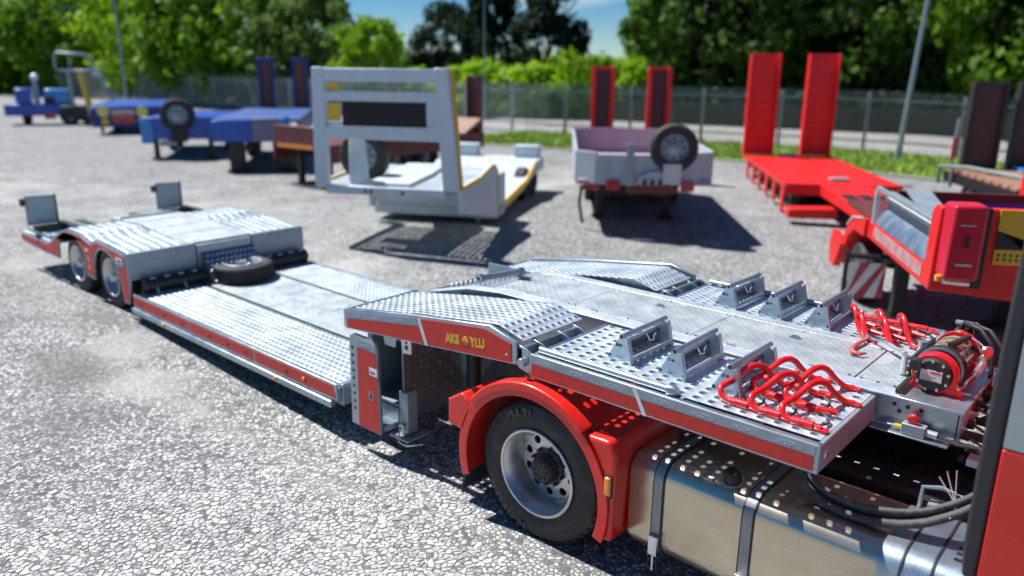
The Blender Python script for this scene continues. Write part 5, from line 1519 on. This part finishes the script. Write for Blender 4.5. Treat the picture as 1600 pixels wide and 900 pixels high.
for x in (.02, 1.36): MB().box(x, x+.24, fY-.05, fY-.004, ZB-.10, ZB+.08).build('reflector_board', M['redlens'], TT)
b = MB().box(.42, 1.30, fY-.02, fY+.3, ZB-.16, ZB-.03)
b.build('drawbar_beam', M['maroon'], TT, bevel=.01)
b = MB()
for x in (.70, .84, .98, 1.1): b.box(x-.03, x+.03, fY-.13, fY-.10, ZB+.0, ZB+.11)
b.build_each('hook', M['blackpaint'], TT)
MB().box(-.40, -.10, fY+.1, fY+.35, ZB-.12, ZB-.03).build('lamp_bracket', M['redlens'], TT)
for x in (-.02, 1.36):
    lg_ = MB().box(x-.07, x+.07, -.07, .07, .05, ZB-.02).build('landing_leg', M['blackpaint'], TT, bevel=.01)
    MB().box(x-.14, x+.14, -.14, .14, 0, .05).build('foot_plate', M['blackpaint'], lg_)
MB().box(-.10, 1.44, -.3, 3.9, .50, ZB-.02).build('chassis', M['blackpaint'], TT)
for y in (2.2, 3.3):
    for x in (-.25, 1.6): far_wheel(TT, x, y, .42, .42, .26, 'x')
MB().box(-.5, 1.9, -.2, 3.8, .70, .90).build('side_guard', M['blackpaint'], TT)
MB().box(1.02, 1.34, fY-.14, fY-.02, ZB+.04, ZB+.40).build('spare_carrier', M['label'], TT, bevel=.01)
far_wheel(TT, 1.20, fY-.10, ZB+.67, .43, .26, 'y', 'spare_tyre')
tl_ = MB().tube([(-.42, fY+.5, ZB-.1), (-.45, fY+.4, .5), (-.38, fY+.5, .1)], .03, 6).build('jockey_leg', M['blackpaint'], TT)
for x0 in (-.06, 1.42):
    r = MB().prism([(x0, ZB), (x0+.62, ZB), (x0+.62, 3.0), (x0, 3.0)], 'y', 5.55, 5.63).build('ramp_panel', M['darkdeck'], TT)
    for a, c in ((x0, x0+.12), (x0+.50, x0+.62)):
        MB().box(a, c, 5.44, 5.66, ZB, 3.02).build('ramp_beam', M['redtrailer'], r, bevel=.01)
    MB().box(x0+.12, x0+.50, 5.5, 5.66, 2.94, 3.02).build('ramp_tip', M['redtrailer'], r)
MB().box(-.56, 1.98, 5.2, 5.5, .75, .92).build('tail_beam', M['redtrailer'], TT)

# --- long red low loader with two upright ramps
RT = thing('red_low_loader', (-6.74, 16.57, .09), radians(33.87), 'bright red low loader with two tall upright red ramps at its rear', 'trailer')
rd_ = M['redtrailer']
for k in range(6):
    a = .02+k*.395
    MB().box(a, a+.39, .02, 6.1, .58, .66).build('deck_plank', rd_, RT, bevel=.004)
MB().box(0, 2.40, -.03, .018, .42, .675).build('deck_front', rd_, RT, bevel=.008)
MB().box(-.02, .016, 0, 6.1, .58, .67).box(2.395, 2.43, 0, 6.1, .58, .67).build_each('deck_edge', M['yellow'] if False else rd_, RT)
for i in range(6):
    y = .25+i*1.0
    MB().prism([(y-.14, .10 if i else .02), (y+.14, .10 if i else .02), (y+.14, .575), (y-.14, .575)], 'x', -.015, .03).build('side_plate', rd_, RT, bevel=.004)
    if i < 5:
        for x in (.25, 2.15): far_wheel(RT, x, y+.5, .32, .32, .22, 'x')
MB().box(.1, 2.3, .2, 6.0, .38, .57).build('underframe', M['blackpaint'], RT)
for x0 in (-.02, 1.58):
    r = MB().box(x0, x0+.80, 6.14, 6.22, .67, 3.50).build('ramp_panel', rd_, RT, bevel=.006)
    for k in range(11):
        MB().box(x0+.06, x0+.74, 6.115, 6.14, .85+k*.245, .91+k*.245).build('ramp_rung', rd_, r)
    MB().box(x0-.02, x0+.05, 6.0, 6.30, .67, 3.50).build('ramp_beam', rd_, r, bevel=.01)
    MB().box(x0+.75, x0+.82, 6.0, 6.30, .67, 3.50).build('ramp_beam', rd_, r, bevel=.01)
MB().box(.95, 1.45, 5.6, 6.0, .67, .73).build('winch_box', M['steelgrey'], RT, bevel=.01)
sp_ = MB().prism([(2.6, .60), (-.03, .60), (-3.0, .52), (-3.0, .26), (-.03, .30), (2.6, .34)], 'x', .75, 1.75)
MB().prism([(-.034, .67), (-4.6, .56), (-4.6, .40), (-.034, .44)], 'x', .72, 1.78).build('gooseneck_spine', rd_, RT, bevel=.01)
b = MB()
for k in range(3): b.box(.80+k*.32, 1.06+k*.32, -1.9, -.9, .655-.02, .662-.02)
b.build_each('spine_slot', M['blackpaint'], RT)
MB().prism([(-.12, .10), (.86, .10), (.86, .32), (-.12, .30)], 'y', -1.12, -.72).build('outrigger', rd_, RT, bevel=.03)
MB().box(1.1, 1.5, .6, .9, .67, .72).build('deck_fitting', M['steelgrey'], RT, bevel=.01)
MB().box(.80, 1.70, -4.4, -3.8, -.02, .40).build('dolly_block', M['blackpaint'], RT)

# --- red gooseneck trailer at the right with equipment box
QT = thing('red_gooseneck_trailer', (-1.66, 8.0, 0), radians(30), 'red trailer nose with steel side recess, raspberry equipment box and yellow sign at the right', 'trailer')
MB().prism([(.45, 1.03), (2.95, 1.03), (2.95, 1.24), (.45, 1.24)], 'x', 0, .06).build('lower_side', rd_, QT, bevel=.008)
MB().box(0, .05, .50, 2.80, 1.67, 1.715).build('recess_top_rail', M['steelgrey'], QT, bevel=.005)
MB().box(0, .05, 2.76, 2.82, 1.24, 1.69).build('recess_end', M['trim'], QT)
rb = MB().box(.16, .20, .5, 2.76, 1.24, 1.66).build('recess_back', M['steelgrey'], QT)
MB().prism([(.02, 1.25), (.16, 1.25), (.16, 1.44), (.10, 1.40)], 'y', .5, 2.76).build('recess_ledge', M['skyblue'] if False else M['galv'], rb)
MB().box(.10, .16, .5, 2.76, 1.555, 1.585).build('recess_rib', M['label'], rb)
MB().box(-.006, 0, .60, 2.63, 1.09, 1.225).build('reflective_strip', mat('worn_strip', (.45, .12, .12), (.42, .36, .36), 6, .4), QT)
MB().prism([(.28, 1.03), (.52, 1.03), (.52, 1.80), (.44, 1.87), (.28, 1.87)], 'x', -.012, .14).build('corner_post', rd_, QT, bevel=.02)
MB().prism([(.0, 1.04), (2.4, .80), (2.4, 1.86), (.0, 1.86)], 'y', .30, .42).build('nose_wall', M['redtrailer'], QT, bevel=.01)
bx = MB().box(.02, .32, .0, .295, 1.21, 1.93).build('equipment_box', M['redbox'], QT, bevel=.035, seg=3)
MB().box(.13, .20, -.012, .002, 1.52, 1.66).build('latch_frame', M['redlens'], bx, bevel=.004)
MB().box(.147, .183, -.0145, -.010, 1.54, 1.64).build('latch', M['black'], bx)
b = MB()
for z in (1.30, 1.50, 1.75): b.box(.315, .33, .10, .16, z, z+.04)
b.build_each('hinge_lug', M['redbox'], bx)
MB().box(.10, .24, -.006, -.0005, 1.36, 1.38).box(.09, .22, -.006, -.0005, 1.74, 1.75).build_each('embossed_line', M['label'], bx)
MB().cyl((.05, .10, 1.19), (.28, .10, 1.175), .032, None, 14).build('chrome_lamp', M['chrome'], QT)
MB().cyl((-.02, .10, 1.215), (.02, .10, 1.215), .035, None, 12).build('amber_lamp', M['amber'], QT)
MB().box(.335, .42, .20, .297, 1.10, 1.88).build('black_recess', M['blackpaint'], QT)
ys_ = MB().box(.52, 1.05, .285, .299, 1.33, 1.86).build('warning_sign', M['yellow'], QT)
MB().prism([(.52, 1.66), (.62, 1.62), (.74, 1.50), (.80, 1.45), (1.05, 1.45), (1.05, 1.48), (.52, 1.48)], 'y', .278, .285).build('black_stripe', M['black'], ys_)
b = MB()
for i in range(5):
    for j in range(2): b.lathe([(.001, .004), (.014, .004), (.014, 0)], (.56+i*.055, .285, 1.38+j*.045), (0, -1, 0), 8)
b.build_each('sign_hole', M['black'], ys_)
MB().box(.06, 2.35, .42, 4.6, 1.20, 1.26).build('tray_floor', M['maroon'], QT)
cw = MB().box(.20, 2.35, 2.55, 2.60, 1.26, 1.70).build('cross_wall', M['maroon'], QT, bevel=.005)
MB().box(.22, 2.33, 2.535, 2.55, 1.50, 1.60).build('blue_stripe', M['blue'], cw)
MB().add([(.12, .80, 1.56), (.40, .80, 1.56), (.55, 2.5, 1.72), (.27, 2.5, 1.72), (.12, .80, 1.54), (.40, .80, 1.54), (.55, 2.5, 1.70), (.27, 2.5, 1.70)], [(0, 1, 2, 3), (7, 6, 5, 4), (0, 4, 5, 1), (1, 5, 6, 2), (2, 6, 7, 3), (3, 7, 4, 0)]).build('sloping_plate', M['steelgrey'], QT)
MB().box(2.36, 2.44, .42, 4.6, 1.03, 1.72).build('far_side', rd_, QT)
MB().prism([(2.97, 1.02), (2.97, 1.26), (3.65, 1.16), (4.05, .92), (4.22, .66), (4.22, .40), (4.05, .40), (4.02, .66), (3.85, .86), (3.55, 1.0)], 'x', -.04, .40).build('mudguard', rd_, QT, bevel=.012)
MB().prism([(3.05, 1.268), (3.68, 1.172), (3.98, 1.0), (3.96, .99), (3.67, 1.155), (3.05, 1.25)], 'x', -.05, -.038).build('mudguard_stripe', M['label'], QT)
MB().prism([(3.95, .72), (4.6, .80), (4.75, .55), (4.6, .30), (4.3, .30)], 'x', -.10, .0).build('side_lamp_board', rd_, QT)
cvp = MB().box(-.25, .19, 2.58, 2.60, .30, .76).build('chevron_board', M['white'], QT)
b = MB()
for k in range(3):
    o = -.42+k*.26
    P = [(o, .30), (o+.12, .30), (o+.12+.30, .76), (o+.30, .76)]
    P = [(min(.19, max(-.25, x)), z) for x, z in P]
    MB().prism(P, 'y', 2.572, 2.58).build('red_chevron', M['redlens'], cvp, smooth=0)
MB().cyl((-.28, 2.60, .84), (.26, 2.60, .83), .035, None, 10).cyl((-.28, 2.62, .18), (-.28, 2.62, .9), .03, None, 10).build_each('bumper_bar', M['blackpaint'], QT)
for x in (.42, 1.66):
    l_ = MB().box(x-.08, x+.08, 2.62, 2.78, .05, 1.2).build('landing_leg', M['blackpaint'], QT, bevel=.01)
    MB().box(x-.15, x+.15, 2.55, 2.85, 0, .05).build('foot_plate', M['blackpaint'], l_)
MB().prism([(2.6, 1.15), (4.6, 1.10), (4.8, .6), (3.6, .6), (2.6, .95)], 'x', .75, 1.75).build('trailer_bed', M['redtrailer'], QT, bevel=.02)
for y in (3.55,):
    far_wheel(QT, .05, y, .42, .42, .28, 'x'); far_wheel(QT, 2.1, y, .42, .42, .28, 'x')

# --- trailer with dark upright ramps behind, at the right
BT = thing('dark_ramp_trailer', (-2.5, 16.9, 0), radians(34), 'planked trailer with two dark upright ramps and a grey-green pipe frame', 'trailer')
for k in range(9):
    MB().box(0, 2.5, .02+k*.36, .30+k*.36, 1.0, 1.06).build('deck_plank', M['brownplank'], BT)
MB().box(-.04, 2.54, 0, 3.3, .78, .99).build('deck_frame', M['blackpaint'], BT)
for x0 in (.32, 1.28):
    r = MB().box(x0+.08, x0+.66, 3.36, 3.44, 1.0, 2.88).build('ramp_panel', M['darkdeck'], BT)
    for a, c in ((x0, x0+.09), (x0+.65, x0+.74)):
        MB().box(a, c, 3.30, 3.50, .95, 2.92).build('ramp_beam', M['black'], r, bevel=.01)
    MB().box(x0+.09, x0+.65, 3.30, 3.50, 2.84, 2.92).build('ramp_tip', M['black'], r)
MB().tube([(-.25, 3.0, .75), (-.25, 3.0, 1.12), (.1, 2.4, 1.16), (1.0, 1.0, 1.05), (1.5, .2, .98)], .045, 8).tube([(-.1, 2.7, .7), (-.1, 2.7, 1.10)], .04, 8).build('pipe_frame', M['olive'], BT, smooth=60)
MB().cyl((.03, 3.2, .85), (.08, 3.2, 2.15), .035, None, 8).build('marker_pole', M['steelgrey'], BT)
MB().cyl((.045, 3.2, 1.25), (.064, 3.2, 1.72), .042, None, 8).build('pole_red_band', M['redlens'], BT)
for y in (1.0, 2.2):
    far_wheel(BT, .1, y, .45, .45, .28, 'x'); far_wheel(BT, 2.2, y, .45, .45, .28, 'x')
MB().box(1.3, 1.9, 2.6, 3.1, 1.065, 1.14).build('blue_sheet', M['skyblue'], BT)

# --- maroon trailer with tan deck behind the headboard
MT = thing('maroon_trailer', (-17.9, 10.8, .2), radians(5), 'maroon trailer with a tan deck and brown upright ramps behind the headboard', 'trailer')
MB().box(.25, 1.9, 0, .12, .95, 1.50).build('front_wall', M['maroon'], MT, bevel=.02)
MB().box(.4, 1.75, -.03, -.002, .96, 1.06).build('orange_band', M['amber'], MT)
MB().box(1.85, 1.92, .12, 6.4, .60, 1.05).box(0, .06, .12, 6.4, .60, 1.05).build_each('side_beam', M['maroon'], MT, bevel=.01)
for k in range(8):
    MB().box(.07, 1.84, .2+k*.76, .92+k*.76, 1.0, 1.05).build('deck_plank', M['maroon'], MT)
MB().prism([(2.2, 1.06), (3.4, 1.25), (4.6, 1.06)], 'x', .2, 1.7).build('wheel_hump', M['tan'], MT, bevel=.03)
for y in (2.8, 4.0, 5.2):
    far_wheel(MT, .05, y, .42, .42, .26, 'x'); far_wheel(MT, 1.6, y, .42, .42, .26, 'x')
for x0 in (.15, 1.25):
    r = MB().box(x0, x0+.42, 6.45, 6.55, .9, 2.68).build('ramp_panel', M['darkdeck'], MT, bevel=.01)
    MB().box(x0-.03, x0+.03, 6.38, 6.6, .9, 2.70).build('ramp_beam', M['maroon'], r)
    MB().box(x0+.39, x0+.45, 6.38, 6.6, .9, 2.70).build('ramp_beam', M['maroon'], r)
MB().prism([(5.6, 1.05), (6.4, 1.45), (6.4, 1.3), (5.6, .95)], 'x', .2, 1.8).build('beaver_tail', M['tan'], MT)
for x in (.4, 1.5): MB().box(x-.07, x+.07, .6, .74, 0, .95).build('landing_leg', M['blackpaint'], MT)

# --- blue trailers at the left
B3 = thing('blue_ramp_trailer', (-20.9, 10.6, .2), radians(52), 'blue trailer on black legs with two navy framed ramps upright at its rear', 'trailer')
MB().box(.25, 1.30, 0, .15, .85, 1.45).build('front_wall', M['blue'], B3, bevel=.02)
MB().box(1.305, 2.35, 0, .15, .85, 1.50).build('front_wall_panel', mat('lavender_panel', (.16, .16, .24), (.21, .20, .28), 3, .5), B3, bevel=.02)
MB().box(.25, 2.6, .15, 6.6, 1.38, 1.46).build('deck', mat('dusty_blue_deck', (.02, .06, .24), (.04, .09, .28), 3, .5), B3)
MB().box(.25, .31, .15, 6.6, .95, 1.38).box(2.54, 2.6, .15, 6.6, .95, 1.38).build_each('side_beam', M['navy'], B3)
MB().lathe([(.001, .10), (.10, .08), (.13, 0), (.1, -.05)], (2.25, -.05, 1.45), (0, -1, .5), 14).build('round_cap', M['skyblue'], B3)
for x in (.85, 2.2):
    l_ = MB().box(x-.2, x+.2, .02, .42, .06, .85).build('support_leg', M['blackpaint'], B3, bevel=.03)
    MB().box(x-.28, x+.28, -.06, .5, 0, .06).build('foot_plate', M['blackpaint'], l_)
MB().box(1.05, 2.0, .15, .3, .16, .26).build('leg_tie', M['blackpaint'], B3)
for y in (4.6, 5.8):
    far_wheel(B3, .5, y, .42, .42, .26, 'x'); far_wheel(B3, 2.3, y, .42, .42, .26, 'x')
for x0 in (.72, 1.90):
    r = MB().box(x0+.08, x0+.48, 6.82, 6.9, 1.2, 3.16).build('ramp_panel', M['tan'] if False else mat('rusty_ramp', (.16, .06, .04), (.22, .09, .06), 5, .7), B3)
    MB().box(x0, x0+.09, 6.74, 6.96, 1.2, 3.2).build('ramp_beam', M['navy'], r, bevel=.01)
    MB().box(x0+.47, x0+.56, 6.74, 6.96, 1.2, 3.2).build('ramp_beam', M['navy'], r, bevel=.01)
    MB().box(x0+.09, x0+.47, 6.74, 6.96, 3.06, 3.2).build('ramp_tip', M['navy'], r, bevel=.01)

B2 = thing('blue_spare_trailer', (-25.2, 10.9, .2), radians(55), 'blue trailer with a black spare wheel upright on its front, second from the left', 'trailer')
MB().box(-.1, 2.2, 0, .2, .62, 1.32).build('front_wall', M['blue'], B2, bevel=.02)
MB().box(-.14, .22, -.03, 0, .5, 1.25).build('light_panel', M['skyblue'], B2, bevel=.01)
MB().box(-.1, 2.2, .2, 5.2, 1.05, 1.25).build('deck', M['blue'], B2)
far_wheel(B2, 1.0, -.12, 1.38, .52, .24, 'y', 'spare_tyre')
MB().box(.75, 1.25, -.1, -.005, .55, 1.1).build('spare_carrier', M['blackpaint'], B2)
for x in (.25, 1.9):
    l_ = MB().box(x-.07, x+.07, .1, .26, .05, .6).build('landing_leg', M['blackpaint'], B2)
    MB().box(x-.15, x+.15, .02, .34, 0, .05).build('foot_plate', M['blackpaint'], l_)
MB().box(.4, .9, -.06, .02, .42, .60).build('number_lamp', M['steelgrey'], B2)
for y in (3.2, 4.3):
    far_wheel(B2, .1, y, .45, .45, .26, 'x'); far_wheel(B2, 2.0, y, .45, .45, .26, 'x')

B1 = thing('blue_lamp_trailer', (-35.6, 13.2, .2), radians(62), 'dark blue trailer tail with two round yellow lamps and a red plate between them', 'trailer')
MB().box(0, 2.8, 0, .2, .32, 1.15).build('tail_wall', M['navy'], B1, bevel=.03)
MB().box(0, 2.8, .2, 7, .95, 1.20).build('deck', M['blue'], B1)
for x in (.48, 1.98):
    lm = MB().lathe([(.001, .06), (.18, .04), (.23, 0), (.23, -.04)], (x, -.02, .98), (0, -1, 0), 18).build('round_lamp', mat('pale_yellow_disc', (.75, .65, .12), (.8, .72, .2), 5, .4), B1)
    MB().box(x-.10, x+.16, -.03, -.004, .40, .70).build('yellow_marker', M['yellow'], lm)
pl_ = MB().box(.80, 1.66, -.03, -.004, .80, 1.02).build('number_plate', M['white'], B1)
MB().box(.82, 1.64, -.036, -.03, .82, .92).build('plate_print', M['redlens'], pl_)
MB().box(.80, 1.66, -.03, -.004, .48, .79).build('red_board', M['redlens'], B1)
for x in (.5, 2.2): far_wheel(B1, x+.1, 2.0, .36, .36, .26, 'x')
for x in (.3, 1.9): MB().box(x-.06, x+.06, .5, .62, 0, .4).build('prop_leg', M['blackpaint'], B1)
MB().box(-.1, .0, 0, .12, .9, 1.15).build('side_lamp', M['steelgrey'], B1)

BK = thing('blue_truck', (-43.8, 12.3, .2), radians(62), 'blue cab-less truck chassis with a pale beacon post parked far left', 'truck')
MB().box(0, 2.9, 0, 1.5, .45, 1.0).build('chassis_body', M['blue'], BK, bevel=.04)
MB().prism([(.5, 1.0), (1.1, 1.0), (1.25, 1.75), (.5, 1.75)], 'y', .2, 1.2).build('left_cowl', M['blue'], BK, bevel=.05)
MB().prism([(1.7, 1.0), (2.8, 1.0), (2.75, 1.70), (1.75, 1.72)], 'y', .2, 1.4).build('right_cowl', M['skyblue'], BK, bevel=.05)
MB().box(1.75, 2.2, .15, .2, 1.05, 1.35).build('radiator_opening', M['black'], BK)
MB().cyl((1.4, .5, 1.0), (1.4, .5, 2.2), .11, None, 10).build('exhaust_stack', M['steelgrey'], BK)
MB().lathe([(.001, .22), (.16, .12), (.18, 0), (.12, -.1)], (1.4, .5, 2.25), (0, 0, 1), 14).build('beacon', M['white'], BK)
MB().box(1.7, 2.2, -.06, -.005, .30, .62).build('red_box', M['redlens'], BK)
for x in (.5, 2.3):
    far_wheel(BK, x+.15, .8, .42, .42, .3, 'x')
FK = thing('yellow_mast_loader', (-41.9, 15.0, .2), radians(62), 'loader with a leaning yellow mast and grey pipe frame on top, far left', 'loader')
MB().tube([(.55, .4, .9), (.30, .4, 3.05)], .17, 8).build('mast', M['yellow'], FK, smooth=0)
MB().box(-1.0, .2, .2, 1.8, .4, 1.1).build('body', M['blackpaint'], FK, bevel=.05)
MB().tube([(-.85, .3, 3.1), (-.95, .3, 3.3), (-.95, .3, 3.9), (-.8, .3, 4.1), (.75, .3, 4.0), (.95, .3, 3.85), (.95, .3, 3.3), (.8, .3, 3.1)], .07, 8, closed=True).tube([(-.2, .3, 3.1), (-.2, .3, 4.05)], .05, 6).build('pipe_frame', M['steelgrey'], FK, smooth=60)
MB().tube([(-.35, .5, 3.1), (-.30, .5, 1.0)], .10, 8).build('frame_leg', M['steelgrey'], FK)
MB().tube([(.9, .4, 3.2), (1.35, .5, 2.6), (1.9, .7, 1.3)], .08, 8).build('arm', M['steelgrey'], FK)
MB().lathe([(.001, .1), (.22, .05), (.22, -.1), (.001, -.12)], (1.15, .35, 3.0), (0, -1, 0), 14).build('work_lamp', M['label'], FK)
FK.scale = (.84, .84, .84); far_wheel(FK, -.55, .3, .55, .55, .4, 'y'); far_wheel(FK, .2, 1.4, .45, .45, .4, 'y')
